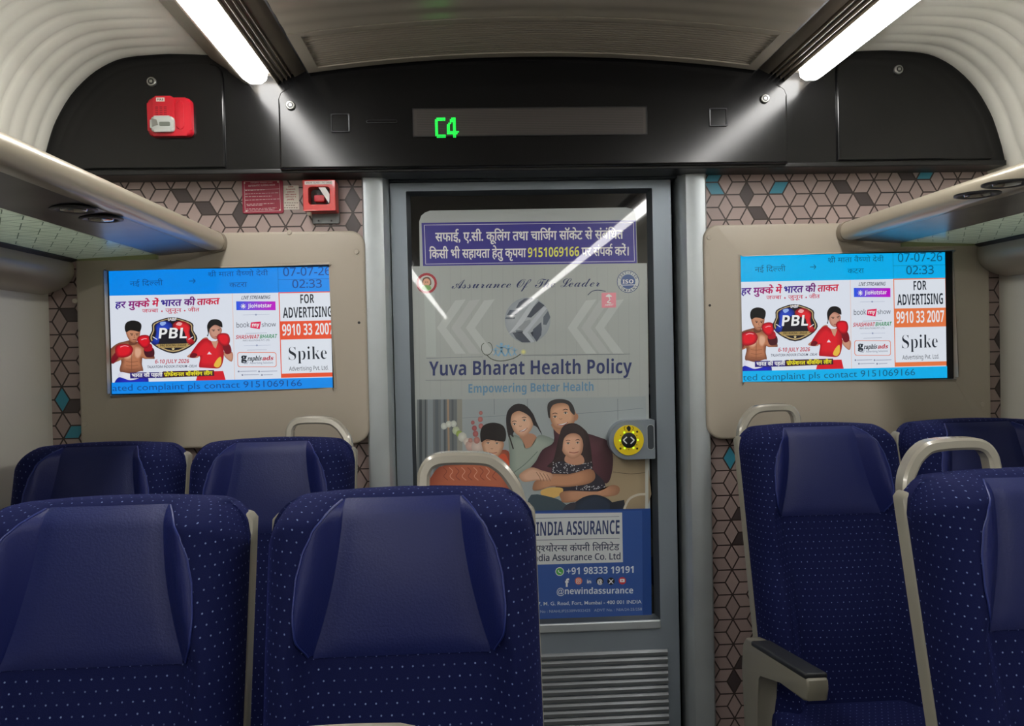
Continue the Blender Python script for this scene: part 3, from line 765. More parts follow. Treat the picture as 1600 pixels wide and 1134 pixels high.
    P.smooth(Ks([(380, 610), (468, 600), (476, 680), (400, 690)]), (70, 16, 30))
    P.smooth(Ks([(384, 560), (452, 560), (458, 622), (388, 630)]), (176, 14, 34))
    P.smooth(Ks([(320, 540), (322, 490), (372, 466), (430, 474), (446, 530), (420, 590), (370, 596)]), gr_, edge=gd)
    P.line(Ks([(356, 516), (386, 504), (410, 506)]), 5, (250, 170, 180), curve=True)
    P.smooth(Ks([(66, 690), (110, 640), (140, 660), (126, 706), (80, 760), (60, 740)]), (120, 10, 30))
    P.smooth(Ks([(98, 630), (110, 580), (170, 556), (240, 566), (274, 610), (250, 670), (190, 696), (120, 690)]), gr_, edge=gd)
    P.line(Ks([(150, 590), (190, 576), (230, 584)]), 5, (250, 170, 180), curve=True)
    # badge
    P.smooth(Ks([(665, 285), (740, 295), (860, 345), (868, 420), (905, 505), (830, 590), (665, 655), (500, 590), (430, 505), (462, 420), (470, 345), (590, 295)]), (40, 34, 40), k=3)
    P.smooth(Ks([(665, 296), (735, 305), (848, 352), (856, 420), (888, 503), (820, 580), (665, 640), (510, 580), (446, 503), (474, 420), (482, 352), (596, 305)]), (196, 170, 120), k=3)
    P.smooth(Ks([(665, 304), (732, 313), (838, 358), (846, 420), (876, 501), (812, 572), (665, 628), (518, 572), (458, 501), (484, 420), (492, 358), (598, 313)]), (28, 24, 34), k=3)
    P.smooth(Ks([(480, 520), (500, 440), (496, 380), (530, 335), (600, 322), (655, 350), (650, 400), (560, 420), (520, 560), (450, 545)]), (40, 70, 190), edge=(16, 26, 110))
    P.smooth(Ks([(850, 520), (830, 440), (838, 380), (800, 335), (730, 322), (672, 350), (678, 400), (770, 420), (810, 560), (880, 545)]), (226, 40, 50), edge=(130, 10, 26))
    P.line(Ks([(468, 484), (512, 512)]), 5, (235, 235, 245)); P.line(Ks([(862, 484), (818, 512)]), 5, (235, 235, 245), keep=True)
    P.smooth(Ks([(540, 340), (590, 330), (600, 350), (560, 372)]), (150, 180, 240)); P.smooth(Ks([(720, 335), (760, 345), (740, 372), (700, 360)]), (250, 170, 170), keep=True)
    x0, y0 = K(525, 502); x1, y1 = K(800, 498)
    P.text(SB('PBL'), x0+3, y0+3, x1+3, y1+3, 70, (20, 20, 30), 0.0, shear=0.12); P.text(SB('PBL'), x0, y0, x1, y1, 70, (245, 245, 252), 0.0, shear=0.12)
    P.poly(Ks([(505, 560), (820, 552), (800, 592), (525, 598)]), (178, 150, 92)); x0, y0 = K(540, 586); x1, y1 = K(792, 580); P.text(SB('PRO BOXING LEAGUE'), x0, y0, x1, y1, 15, (30, 24, 26), 0.0)
    x0, y0 = K(622, 320); x1, y1 = K(706, 318); P.text('IABF', x0, y0, x1, y1, 18, (225, 225, 235), 0.03)
    x0, y0 = K(665, 610); P.poly([(x0+(13 if i % 2 == 0 else 5)*math.sin(i*PI/5), y0-(13 if i % 2 == 0 else 5)*math.cos(i*PI/5)) for i in range(10)], (225, 205, 150))
    # woman boxer
    P.smooth(Ks([(1010, 500), (960, 500), (900, 570), (850, 640), (800, 690), (900, 700), (940, 640), (1000, 600)]), (214, 160, 134), edge=(180, 120, 96))
    P.smooth(Ks([(1160, 640), (1240, 640), (1250, 700), (1230, 740), (1170, 690)]), (206, 150, 124), edge=(170, 110, 86))
    P.smooth(Ks([(990, 500), (1060, 540), (1110, 520), (1150, 560), (1160, 680), (1130, 790), (1060, 812), (920, 805), (926, 690), (860, 690), (830, 670), (880, 590), (930, 530)]), (222, 26, 42), edge=(168, 10, 28))
    P.poly(Ks([(916, 800), (1110, 812), (1140, 845), (900, 845)]), (232, 226, 240)); P.poly(Ks([(906, 842), (1150, 836), (1172, 930), (880, 936)]), (214, 24, 40))
    P.smooth(Ks([(1060, 780), (1090, 720), (1130, 690), (1132, 760), (1100, 800)]), (236, 190, 70))
    P.poly(Ks([(996, 664), (1018, 636), (1042, 664)]), (240, 220, 230))
    P.poly(Ks([(1040, 530), (1110, 530), (1084, 606), (1064, 590)]), (204, 150, 124)); 
    P.smooth(Ks([(1016, 400), (1040, 360), (1100, 360), (1146, 400), (1140, 450), (1110, 500), (1076, 510), (1036, 480)]), (206, 152, 130), edge=(168, 112, 92))
    P.smooth(Ks([(1010, 450), (1004, 370), (1036, 316), (1096, 304), (1146, 330), (1154, 386), (1130, 380), (1080, 362), (1036, 396), (1022, 430), (1010, 478), (1000, 470)]), hair)
    P.line(Ks([(1046, 412), (1080, 414)]), 4, hair); P.line(Ks([(1104, 412), (1134, 404)]), 4, hair, keep=True)
    P.ell(*K(1066, 424), 6, 3, (30, 20, 20)); P.ell(*K(1118, 420), 6, 3, (30, 20, 20), keep=True); P.line(Ks([(1076, 484), (1104, 482)]), 4, (150, 60, 60), keep=True)
    P.smooth(Ks([(1150, 560), (1216, 560), (1236, 640), (1180, 660)]), (120, 12, 30))
    P.smooth(Ks([(1096, 500), (1110, 460), (1160, 446), (1210, 460), (1226, 520), (1200, 576), (1140, 570)]), gr_, edge=gd)
    P.smooth(Ks([(826, 680), (860, 650), (900, 664), (880, 696), (840, 700)]), (110, 10, 28))
    # date and strip
    P.poly(Ks([(385, 712), (905, 705), (912, 815), (370, 828)]), (226, 232, 252))
    x0, y0 = K(484, 758); x1, y1 = K(816, 752); P.text(SB('6-10 JULY 2026'), x0, y0, x1, y1, 26, (196, 20, 50), 0.0, shear=0.15)
    x0, y0 = K(406, 806); x1, y1 = K(890, 796); P.text('TALKATORA INDOOR STADIUM - DELHI', x0, y0, x1, y1, 17, (56, 60, 84), 0.01, shear=0.15)
    P.poly(Ks([(240, 852), (560, 846), (560, 904), (240, 912)]), (44, 30, 120)); P.poly(Ks([(560, 840), (1060, 826), (1062, 884), (560, 904)]), (60, 24, 40), keep=True)
    x0, y0 = K(258, 898); x1, y1 = K(555, 892); P.text('भारत की पहली', x0, y0, x1, y1, 26, (245, 245, 250), 0.03, deva=True)
    x0, y0 = K(572, 890); x1, y1 = K(1044, 876); P.text('प/ोफेशनल बॉक^िसंग लीग', x0, y0, x1, y1, 26, (246, 232, 40), 0.03, deva=True)
    vr(-80, 0.908, 1700, 1.05, blue)
    tx = 'elated complaint pls contact 9151069166' if sg < 0 else 'ted complaint pls contact 9151069166'
    if sg < 0: P.text(tx, -8, 872, 1280, 838, 44, dkb, -0.004)
    else: P.text(tx, 76, 875, 1282, 838, 44, dkb, -0.004)
    P.build('picture', 2.5718, SCR, t, clip=(tx0, ix1, tz0, tz1))
rL = side_panel(-1); rR = side_panel(1)
screen(-1, rL); screen(1, rR)

# ------------------------------------------------------------------ notices and alarm things
al = thing('fire_alarm', 'red fire alarm box with clear strobe lens on the left black hatch', 'alarm', tuple(at(266, 216, 2.49)))
cA, cB = at(233, 216, 2.48), at(300, 152, 2.48)
X0, X1, Z0, Z1 = cA.x, cB.x, cA.z, cB.z; W_ = X1-X0
obj('base_plate', prism(B(), rrect(X0, X1, Z0+0.004, Z1-0.003, 0.016, 6), 2.470, 2.491, bev=0.008, seg=4), RED, al, smooth=True)
bd = obj('sounder_body', prism(B(), rrect(X0+0.018, X0+0.078, Z0+0.012, Z1, 0.008, 5), 2.464, 2.474, bev=0.006, seg=4), RED, al, smooth=True)
obj('side_bulge', prism(B(), rrect(X1-0.043, X1-0.022, Z0+0.022, Z1-0.012, 0.009, 5), 2.467, 2.474, bev=0.004, seg=4), RED, al, smooth=True)
obj('strobe_lens', prism(B(), rrect(X0+0.013, X0+0.080, Z0+0.012, Z0+0.058, 0.012, 6), 2.454, 2.466, bev=0.007, seg=4), CLEAR, al, smooth=True)
obj('strobe_reflector', prism(B(), [(X0+0.019, Z0+0.026), (X0+0.036, Z0+0.032), (X0+0.033, Z0+0.047), (X0+0.019, Z0+0.05)], 2.4525, 2.455), CHROME, al)
obj('strobe_tube', prism(B(), rrect(X0+0.040, X0+0.070, Z0+0.028, Z0+0.040, 0.003, 3), 2.4525, 2.455), mat('strobe_grey', (120, 126, 116), 0.2), al)
bm = B()
for i in range(7):
    z = Z1-0.033-i*0.0052
    for j in range(3): box(bm, X0+0.026+j*0.012, X0+0.034+j*0.012, 2.4634, 2.465, z, z+0.002)
tag(obj('sound_slits', bm, mat('dark_red', (110, 6, 20), 0.6), al), kind='stuff')
P = Print(lambda a, b: (X0+0.038+a, Z1-0.016+b)); P.rect(-0.009, 0.0, 0.015, 0.011, (240, 225, 215)); P.text('FIRE', -0.006, 0.0025, 0.012, 0.0025, -0.006, (60, 40, 40), 0.02)
P.build('fire_label', 2.4638, PAPER, al)

nt_ = thing('notice_plate', 'maroon metal notice plate with small white lettering about the automatic sliding door', 'sign', tuple(at(410, 335, 2.595)))
fn = plane_fn(2.596)
nc = [at(379.5, 334, 2.596), at(442, 281, 2.596)]
obj('plate', prism(B(), rrect(nc[0].x, nc[1].x, nc[0].z, nc[1].z, 0.006, 4), 2.5935, 2.599, bev=0.001), mat('maroon', (160, 22, 58), 0.35), nt_)
P = Print(fn); wt = (232, 200, 205)
def zz(x, y): return (360+x*0.1375, 260+y*0.1375)
for a_, b_ in (((158, 175), (555, 165)), ((158, 520), (570, 505)), ((158, 175), (172, 520)), ((555, 165), (575, 505))): P.line([zz(*a_), zz(*b_)], 0.5, wt, keep=True)
P.line([zz(160, 268), zz(560, 256)], 0.5, wt, keep=True)
x0, y0 = zz(230, 195); x1, y1 = zz(480, 188); P.text('स^वचालित स^लाइडिंग द्वार'.replace('डिं', 'डं').replace('लित', 'िलत').replace('द्वार', 'दवार'), x0, y0, x1, y1, 1.7, wt, 0.01, deva=True)
x0, y0 = zz(205, 232); x1, y1 = zz(510, 220); P.text(SB('AUTOMATIC SLIDING DOOR'), x0, y0, x1, y1, 2.6, wt, 0.0)
for ya, yb, xa, xb in ((275, 268, 170, 390), (315, 300, 170, 545), (345, 338, 170, 470), (385, 370, 170, 560), (432, 420, 185, 500), (446, 440, 190, 370), (485, 472, 185, 525), (500, 492, 190, 500)):
    x = xa
    while x < xb:
        l = random.uniform(14, 46); t_ = (x-xa)/(xb-xa); y = ya+(yb-ya)*t_; P.line([zz(x, y), zz(min(x+l, xb), y-1)], 0.75, wt, keep=True); x += l+9
for p in ((163, 190), (543, 178), (188, 506), (565, 494)): P.ell(*zz(*p), 1.3, 1.3, (230, 215, 210), keep=True)
P.build('lettering', 2.5934, PAPER, nt_)

nw = thing('paper_notice', 'small white penalty notice with red print beside the red hammer box', 'sign', tuple(at(454, 328, 2.597)))
nc = [at(441.5, 327.5, 2.597), at(466.5, 289.5, 2.597)]
obj('sheet', prism(B(), rrect(nc[0].x, nc[1].x, nc[0].z, nc[1].z, 0.001, 2), 2.5972, 2.599), WHITEP, nw)
P = Print(plane_fn(2.597)); rk = (168, 40, 44)
for s_, y, w_ in (('Glass', 238, 60), ('breakage', 266, 105), ('without', 296, 85), ('valid reason', 325, 125), ('will incur a', 352, 120), ('penalty', 381, 80)):
    x0, y0 = zz(685-w_/2, y); x1, y1 = zz(685+w_/2, y-3); P.text(s_, x0, y0, x1, y1, 2.3, rk, 0.02, keep=True)
for y, w_ in ((414, 140), (442, 105), (470, 150)):
    x = 685-w_/2
    while x < 685+w_/2: P.line([zz(x, y), zz(x+18, y-1)], 0.9, (90, 50, 50), keep=True); x += 27
P.build('lettering', 2.5970, PAPER, nw)

hb = thing('hammer_box', 'red break glass hammer box with clear window on a grey bracket', 'emergency box', tuple(at(500, 350, 2.59)))
a, b = at(488, 350, 2.59), at(529, 281, 2.59)
obj('bracket', prism(B(), rrect(a.x, b.x, a.z, b.z, 0.006, 4), 2.588, 2.5985, bev=0.002), GREYM, hb)
for px in (498, 518): c = at(px, 345, 2.588); obj('bracket_screw', prism(B(), circ(c.x, c.z, 0.003, 10), 2.5865, 2.5885), BLACKP, hb)
a, b = at(474, 329.5, 2.53), at(523.5, 280.5, 2.53)
Xa, Xb, Za, Zb = a.x, b.x, a.z, b.z
obj('box_frame', prism(B(), rrect(Xa, Xb, Za, Zb, 0.003, 3), 2.53, 2.588, bev=0.002, hole=rrect(Xa+0.016, Xb-0.017, Za+0.019, Zb-0.021, 0.009, 4)[::-1]), REDM, hb)
obj('box_back', prism(B(), rrect(Xa+0.002, Xb-0.002, Za+0.002, Zb-0.002, 0.003, 2), 2.575, 2.587), mat('box_inside', (110, 104, 104), 0.6), hb)
obj('hammer_head', prism(B(), rrect(Xa+0.03, Xa+0.062, Za+0.03, Za+0.05, 0.004, 3), 2.545, 2.572, bev=0.002), RED, hb)
obj('hammer_handle', prism(B(), [(Xa+0.042, Za+0.045), (Xa+0.052, Za+0.045), (Xa+0.046, Zb-0.026), (Xa+0.036, Zb-0.026)], 2.552, 2.566), BLACKP, hb)
P = Print(lambda a_, b_: (Xa+a_, Za+b_)); P.poly([(0.046, Zb-Za-0.022), (0.066, Zb-Za-0.022), (Xb-Xa-0.018, 0.05), (Xb-Xa-0.020, 0.022)], (225, 220, 216)); P.build('window_sticker', 2.5335, PAPER, hb)
m_ = mat('thin_clear', (255, 255, 255), 0.03, trans=1.0); m_.node_tree.nodes['Principled BSDF'].inputs['IOR'].default_value = 1.1
obj('clear_window', prism(B(), rrect(Xa+0.014, Xb-0.015, Za+0.017, Zb-0.019, 0.006, 3), 2.5345, 2.5360), m_, hb)
P = Print(lambda a_, b_: (Xa+a_, Zb+b_)); P.rect(0.006, -0.014, 0.088, -0.004, (240, 225, 220)); P.text('BREAK GLASS', 0.010, -0.011, 0.050, -0.011, -0.0045, (120, 30, 30), 0.0); P.text('TO OPEN', 0.058, -0.011, 0.084, -0.011, -0.0045, (120, 30, 30), 0.0)
P.build('box_label', 2.5298, PAPER, hb)
c = at(484, 332, 2.55); obj('lead_seal', box(B(), c.x-0.008, c.x+0.004, 2.545, 2.56, c.z-0.008, c.z+0.004, 0.002), WHITEP, hb)

# ------------------------------------------------------------------ films on the door glass
YF = YD+0.002
def px_rect_print(P, x0, y0, x1, y1, c): P.rect(x0, y0, x1, y1, c)
ad = thing('advert_film', 'tall advert film on the door glass with a family of four above a blue band', 'poster', (-0.01, YF, 0.53))
P = Print(plane_fn(YF))
P.poly([(643, 416), (1011, 411), (1018, 963), (650, 975)], (150, 156, 154))
def Z(x, y): return (640+x*0.2375, 410+y*0.2375)          # closer-view pixels -> photo pixels
def Zs(L_): return [Z(*p) for p in L_]
lt_ = (164, 170, 168)
P.layer += 1
for x in range(60, 1560, 23):
    if x % 3 == 0: P.line([Z(x, 30), Z(x+6, 880)], 1.2, (146, 151, 150), keep=True)
P.poly(Zs([(95, 200), (165, 200), (175, 620), (110, 620)]), (158, 166, 163)) 
for dx, c in ((0, lt_), (95, (158, 163, 162)), (190, lt_), (860, lt_), (950, (158, 163, 162)), (1040, lt_)):
    P.poly(Zs([(300+dx, 250), (370+dx, 242), (240+dx, 430), (370+dx, 600), (300+dx, 600), (180+dx, 430)]), c)
P.ell(*Z(112, 137), 16.2, 16.2, (150, 40, 50)); P.ell(*Z(112, 137), 12.3, 12.3, (205, 196, 190)); P.ell(*Z(112, 137), 11.7, 11.7, (178, 178, 172))
P.smooth(Zs([(82, 125), (95, 100), (128, 98), (142, 125), (136, 150), (88, 150)]), (96, 66, 52)); P.ell(*Z(112, 130), 5.6, 6, (206, 156, 128)); P.smooth(Zs([(84, 175), (92, 152), (132, 152), (142, 175), (112, 186)]), (120, 160, 96))
P.ell(*Z(106, 129), 0.8, 0.8, (30, 20, 20)); P.ell(*Z(118, 129), 0.8, 0.8, (30, 20, 20), keep=True)
P.text(SP('Assurance Of The Leader'), *Z(276, 172), *Z(1250, 158), 15, (30, 40, 84), -0.004, shear=0.1)
P.line(Zs([(1172, 215), (1200, 190), (1240, 182), (1290, 190)]), 1.2, (50, 56, 84), curve=True)
ic = Z(1437, 126); P.ell(*ic, 17.6, 17.6, (56, 72, 110)); P.ell(*ic, 16.6, 16.6, (168, 174, 174)); P.ell(*ic, 11.4, 11.4, (62, 84, 130))
P.text(SB('ISO'), ic[0]-8.5, ic[1]+3, ic[0]+8.5, ic[1]+2.6, 6, (215, 220, 226), 0.0); P.line([(ic[0]-11, ic[1]+5.5), (ic[0]+11, ic[1]+5)], 1, (190, 196, 204))
for word, a0, a1, flip in (('CERTIFIED', 205, 335, 1), ('COMPANY', 150, 30, -1)):
    for i, ch in enumerate(word):
        a_ = math.radians(a0+(a1-a0)*i/(len(word)-1)); r_ = 14.0
        cx_, cy_ = ic[0]+r_*math.cos(a_), ic[1]+r_*math.sin(a_)
        tx_, ty_ = (-math.sin(a_), math.cos(a_)) if flip > 0 else (math.sin(a_), -math.cos(a_))
        V_, F2 = font_mesh(ch, 0.02); mw = max(v[0] for v in V_)
        pts = [(cx_+tx_*(v[0]-mw/2)*4.6+ty_*(v[1]-0.35)*5, cy_+ty_*(v[0]-mw/2)*4.6-tx_*(v[1]-0.35)*5) for v in V_]
        P._add(pts, F2, [[rgb((46, 58, 96))]*len(f) for f in F2])
P.poly(Zs([(1262, 200), (1358, 198), (1358, 296), (1264, 298)]), (206, 128, 142))
P.smooth(Zs([(1290, 225), (1310, 208), (1332, 225)]), (236, 225, 228)); P.line(Zs([(1310, 225), (1318, 246), (1300, 262), (1326, 266)]), 1.6, (236, 225, 228), curve=True, keep=True)
P.text('AMRIT', *Z(1285, 285), *Z(1342, 283), 2.6, (236, 225, 228), 0.02)
# round emblem of diagonal bars
gc = Z(776, 380)
P.ell(*gc, 35.5, 35.5, (150, 157, 162), edge=(132, 140, 148), n=40)
em = [([(700, 300), (720, 262), (756, 238), (806, 232), (812, 240), (745, 296)], (70, 78, 90)), ([(850, 256), (888, 282), (800, 362), (752, 358)], (50, 58, 72)), ([(660, 312), (716, 314), (700, 345), (640, 345)], (66, 76, 90)),
      ([(628, 372), (690, 372), (694, 360), (634, 360)], (80, 90, 102)), ([(676, 462), (742, 456), (798, 524), (740, 526), (700, 500)], (58, 66, 80)), ([(700, 446), (745, 446), (745, 462), (700, 462)], (90, 98, 108)),
      ([(808, 480), (812, 440), (866, 392), (870, 440), (866, 476), (836, 522)], (64, 72, 86)), ([(880, 358), (910, 318), (926, 360), (900, 410), (878, 408)], (74, 84, 96)), ([(696, 408), (760, 384), (796, 376), (796, 400), (740, 452)], (128, 134, 140)), ([(795, 462), (812, 452), (812, 490)], (40, 46, 60))]
P.layer += 1
for q, c in em: P.poly(Zs(q), c, keep=True)
P.layer += 1
P.poly(Zs([(848, 240), (820, 236), (700, 408), (650, 470), (690, 450), (745, 400)]), (166, 173, 178)); P.poly(Zs([(905, 300), (880, 290), (742, 462), (800, 528), (822, 520), (775, 460)]), (160, 167, 174), keep=True)
P.line(Zs([(490, 530), (475, 545), (476, 580), (500, 608), (530, 600), (545, 570), (535, 535), (515, 526)]), 1.0, (60, 66, 56), curve=True); P.line(Zs([(505, 606), (540, 635), (600, 648), (680, 632), (730, 602)]), 1.3, (60, 66, 56), curve=True, keep=True)
P.ell(*Z(748, 588), 4.4, 4.2, (206, 200, 116), edge=(160, 166, 140))
for x, h in ((566, 46), (604, 78), (650, 66), (690, 44)):
    bx, by = Z(x, 612 if h < 60 else 616); s_ = h*0.2375; c = (110, 156, 186)
    P.ell(bx, by-s_, s_*0.13, s_*0.13, c, keep=True); P.line([(bx, by-s_*0.85), (bx, by-s_*0.4)], s_*0.2, c, keep=True); P.line([(bx-s_*0.42, by-s_*0.92), (bx, by-s_*0.68), (bx+s_*0.42, by-s_*0.92)], s_*0.1, c, keep=True)
    P.line([(bx-s_*0.28, by), (bx, by-s_*0.45), (bx+s_*0.28, by)], s_*0.13, c, keep=True)
P.line(Zs([(110, 630), (480, 620)]), 0.8, (110, 116, 122)); P.line(Zs([(740, 610), (1450, 602)]), 0.8, (110, 116, 122), keep=True); P.line(Zs([(105, 775), (1450, 765)]), 0.8, (110, 116, 122), keep=True)
P.text(SB('Yuva Bharat Health Policy'), *Z(128, 744), *Z(1462, 728), 21.5, (34, 46, 92), 0.0)
P.text(SB('Empowering Better Health'), *Z(388, 857), *Z(1210, 843), 13.2, (92, 130, 160), 0.0)
# family picture
P.poly([(651, 625), (1009, 619), (1013, 795), (655, 803)], (140, 148, 150))
Pk = lambda x, y: (640+x*0.25, 600+y*0.25)      # from the 4x view
def Q(L_): return [Pk(*p) for p in L_]
P.poly(Q([(47, 97), (325, 94), (330, 700), (47, 700)]), (100, 106, 108))
P.layer += 1
for x, w_, c in ((60, 16, (64, 70, 74)), (95, 8, (70, 76, 80)), (112, 34, (122, 130, 134)), (160, 20, (86, 92, 98)), (195, 16, (116, 124, 128)), (214, 10, (76, 82, 88)), (262, 12, (84, 88, 92)), (296, 32, (130, 130, 122))):
    P.poly(Q([(x, 96), (x+w_, 96), (x+w_+4, 640), (x+2, 640)]), c, keep=True)
P.poly(Q([(234, 96), (246, 96), (254, 640), (242, 640)]), (150, 128, 108)); P.layer += 1
for x in (528, 736, 1300): P.line(Q([(x, 92), (x+1, 190 if x < 1200 else 225)]), 0.7, (96, 104, 108), keep=True)
P.line(Q([(330, 212), (610, 196)]), 0.6, (112, 120, 124), keep=True); P.line(Q([(1040, 184), (1300, 166), (1460, 150)]), 0.6, (104, 112, 116), keep=True)
for x, y, r_, c in ((215, 262, 5, (190, 196, 190)), (245, 250, 5, (196, 200, 190)), (275, 248, 5, (190, 196, 188)), (290, 290, 6, (180, 190, 160)), (310, 310, 5, (150, 170, 90)), (330, 330, 7, (196, 196, 186)), (360, 360, 6, (200, 190, 180)), (380, 385, 8, (190, 160, 150)), (425, 390, 10, (196, 180, 172)), (395, 240, 3, (160, 96, 96)), (405, 275, 4, (160, 90, 92)), (412, 310, 4.5, (166, 96, 96)), (445, 180, 3, (170, 110, 104)), (442, 220, 4, (176, 110, 104)), (446, 262, 4, (176, 112, 108)), (420, 350, 5, (176, 120, 112)), (380, 350, 3.5, (176, 130, 120))):
    P.ell(*Pk(x, y), r_, r_*1.1, c, edge=tuple(k_*0.86 for k_ in c), keep=False, n=10)
# sofa
P.smooth(Q([(1240, 430), (1300, 390), (1420, 400), (1475, 440), (1480, 790), (1080, 790), (1200, 600)]), (150, 134, 108), edge=(128, 114, 92), k=3)
P.line(Q([(1270, 548), (1380, 560), (1478, 552)]), 0.9, (96, 84, 68), curve=True)
P.rect(*Pk(1472, 430), *Pk(1492, 780), (165, 168, 160))
# boy
P.smooth(Q([(400, 480), (470, 430), (600, 410), (628, 470), (640, 700), (140, 700), (160, 540), (260, 500)]), (170, 96, 72), edge=(132, 66, 50), k=3)
for i in range(9): P.line(Q([(210+i*38, 520), (232+i*38, 545), (214+i*38, 575), (240+i*38, 600)]), 0.9, (206, 160, 140) if i % 2 else (120, 60, 50), curve=True, keep=i > 0)
P.smooth(Q([(570, 440), (600, 440), (624, 500), (618, 540), (560, 470)]), (188, 80, 52))
skA, skB = (196, 158, 132), (158, 112, 86)
P.smooth(Q([(455, 360), (520, 330), (585, 360), (580, 410), (550, 452), (515, 462), (475, 440), (456, 400)]), skA, edge=skB)
P.smooth(Q([(444, 352), (442, 300), (462, 258), (520, 240), (580, 256), (602, 300), (598, 352), (575, 358), (520, 350), (478, 346), (452, 362)]), (38, 34, 34))
# mother
P.smooth(Q([(620, 200), (604, 250), (618, 330), (640, 410), (655, 370), (650, 300), (770, 250), (830, 322), (790, 230), (768, 180), (720, 130), (660, 128)]), (40, 36, 38), k=3)
P.smooth(Q([(690, 320), (770, 310), (800, 360), (730, 410), (700, 390)]), (166, 122, 98), k=4)
P.smooth(Q([(620, 330), (660, 318), (700, 345), (722, 400), (770, 380), (806, 320), (870, 330), (910, 362), (850, 420), (790, 510), (740, 560), (650, 592), (628, 560), (624, 440)]), (142, 152, 142), edge=(112, 124, 116), k=4)
P.line(Q([(640, 560), (720, 500), (800, 420)]), 1.2, (98, 110, 102), curve=True)
P.smooth(Q([(628, 210), (668, 170), (730, 176), (768, 220), (770, 260), (748, 300), (712, 328), (676, 318), (646, 282)]), (204, 166, 140), edge=(168, 124, 98))
P.smooth(Q([(604, 250), (610, 175), (650, 130), (700, 124), (752, 158), (778, 214), (778, 262), (752, 205), (700, 172), (660, 168), (636, 200), (632, 262), (650, 330), (628, 310)]), (40, 36, 38), k=4)
P.line(Q([(612, 290), (628, 340), (648, 405)]), 2.0, (44, 38, 38), curve=True)
# father
P.smooth(Q([(900, 250), (960, 280), (1080, 300), (1180, 330), (1240, 360), (1270, 450), (1262, 560), (1230, 620), (1150, 590), (880, 600), (740, 560), (790, 480), (830, 410), (900, 360)]), (84, 50, 58), edge=(58, 34, 42), k=4)
P.smooth(Q([(884, 250), (960, 270), (1010, 260), (1000, 320), (930, 310)]), (160, 116, 90))
P.smooth(Q([(868, 160), (905, 124), (990, 116), (1034, 168), (1036, 220), (1010, 262), (960, 280), (905, 270), (880, 220)]), (196, 152, 122), edge=(150, 106, 80))
P.ell(*Pk(1040, 206), 3.4, 5.5, (160, 114, 88), rot=10)
P.smooth(Q([(866, 200), (862, 130), (892, 100), (950, 93), (1000, 108), (1028, 150), (1030, 192), (1004, 168), (990, 130), (950, 118), (900, 128), (880, 160), (878, 210)]), (48, 46, 48), k=4)
# daughter
P.smooth(Q([(870, 520), (900, 470), (930, 340), (960, 262), (1030, 244), (1090, 280), (1120, 330), (1140, 480), (1120, 520)]), (54, 42, 42), edge=(44, 34, 34), k=4)
P.smooth(Q([(890, 520), (940, 480), (1060, 500), (1130, 490), (1150, 540), (1220, 620), (1190, 700), (960, 700), (900, 600)]), (44, 42, 52), k=4)
rn = random.Random(5)
for i in range(120):
    x, y = rn.uniform(895, 1140), rn.uniform(486, 556)
    if i > 80: x, y = rn.uniform(1040, 1220), rn.uniform(632, 662)
    P.ell(*Pk(x, y), 0.9, 0.8, (176, 178, 182), keep=i > 0, n=6)
P.smooth(Q([(985, 440), (1070, 440), (1090, 490), (1030, 505), (970, 482)]), (176, 130, 106))
P.smooth(Q([(946, 370), (970, 320), (1030, 306), (1078, 330), (1084, 390), (1068, 440), (1020, 465), (970, 440), (950, 405)]), (202, 158, 132), edge=(160, 114, 90))
P.smooth(Q([(936, 400), (935, 320), (970, 265), (1030, 250), (1078, 285), (1098, 350), (1090, 430), (1080, 350), (1050, 312), (1000, 310), (965, 340), (955, 400), (945, 460)]), (52, 42, 42), k=4)
# arms and hands
P.smooth(Q([(820, 590), (880, 560), (1000, 560), (1130, 530), (1160, 580), (1120, 620), (1000, 640), (880, 640), (820, 660), (770, 660), (780, 610)]), (176, 128, 98), edge=(140, 98, 74), k=4)
P.smooth(Q([(690, 560), (760, 520), (830, 540), (890, 560), (880, 600), (800, 600), (720, 610), (690, 590)]), (196, 158, 134), edge=(170, 128, 104), k=4)
for i in range(4): P.line(Q([(790+i*22, 548+i*4), (812+i*20, 580+i*3), (820+i*20, 606)]), 1.0, (136, 96, 76), curve=True, keep=i > 0)
P.smooth(Q([(820, 665), (880, 645), (955, 650), (945, 690), (880, 715), (830, 700)]), (196, 160, 92), k=4)
P.smooth(Q([(940, 680), (1000, 665), (1180, 668), (1260, 630), (1310, 645), (1296, 690), (1200, 706), (980, 740), (945, 715)]), (176, 130, 102), edge=(140, 100, 76), k=4)
P.smooth(Q([(760, 690), (900, 710), (960, 740), (1000, 790), (760, 790)]), (58, 72, 80), k=3)
P.smooth(Q([(1000, 800), (1060, 720), (1150, 690), (1230, 710), (1290, 760), (1340, 800)]), (40, 50, 66), edge=(28, 36, 48), k=4)
P.smooth(Q([(958, 790), (985, 750), (1040, 740), (1020, 790)]), (52, 50, 58), k=3)
P.poly(Q([(1250, 740), (1340, 722), (1350, 790), (1250, 790)]), (34, 38, 46))
P.line(Q([(1340, 780), (1370, 720), (1420, 692), (1475, 686)]), 3.6, (178, 172, 158), curve=True)
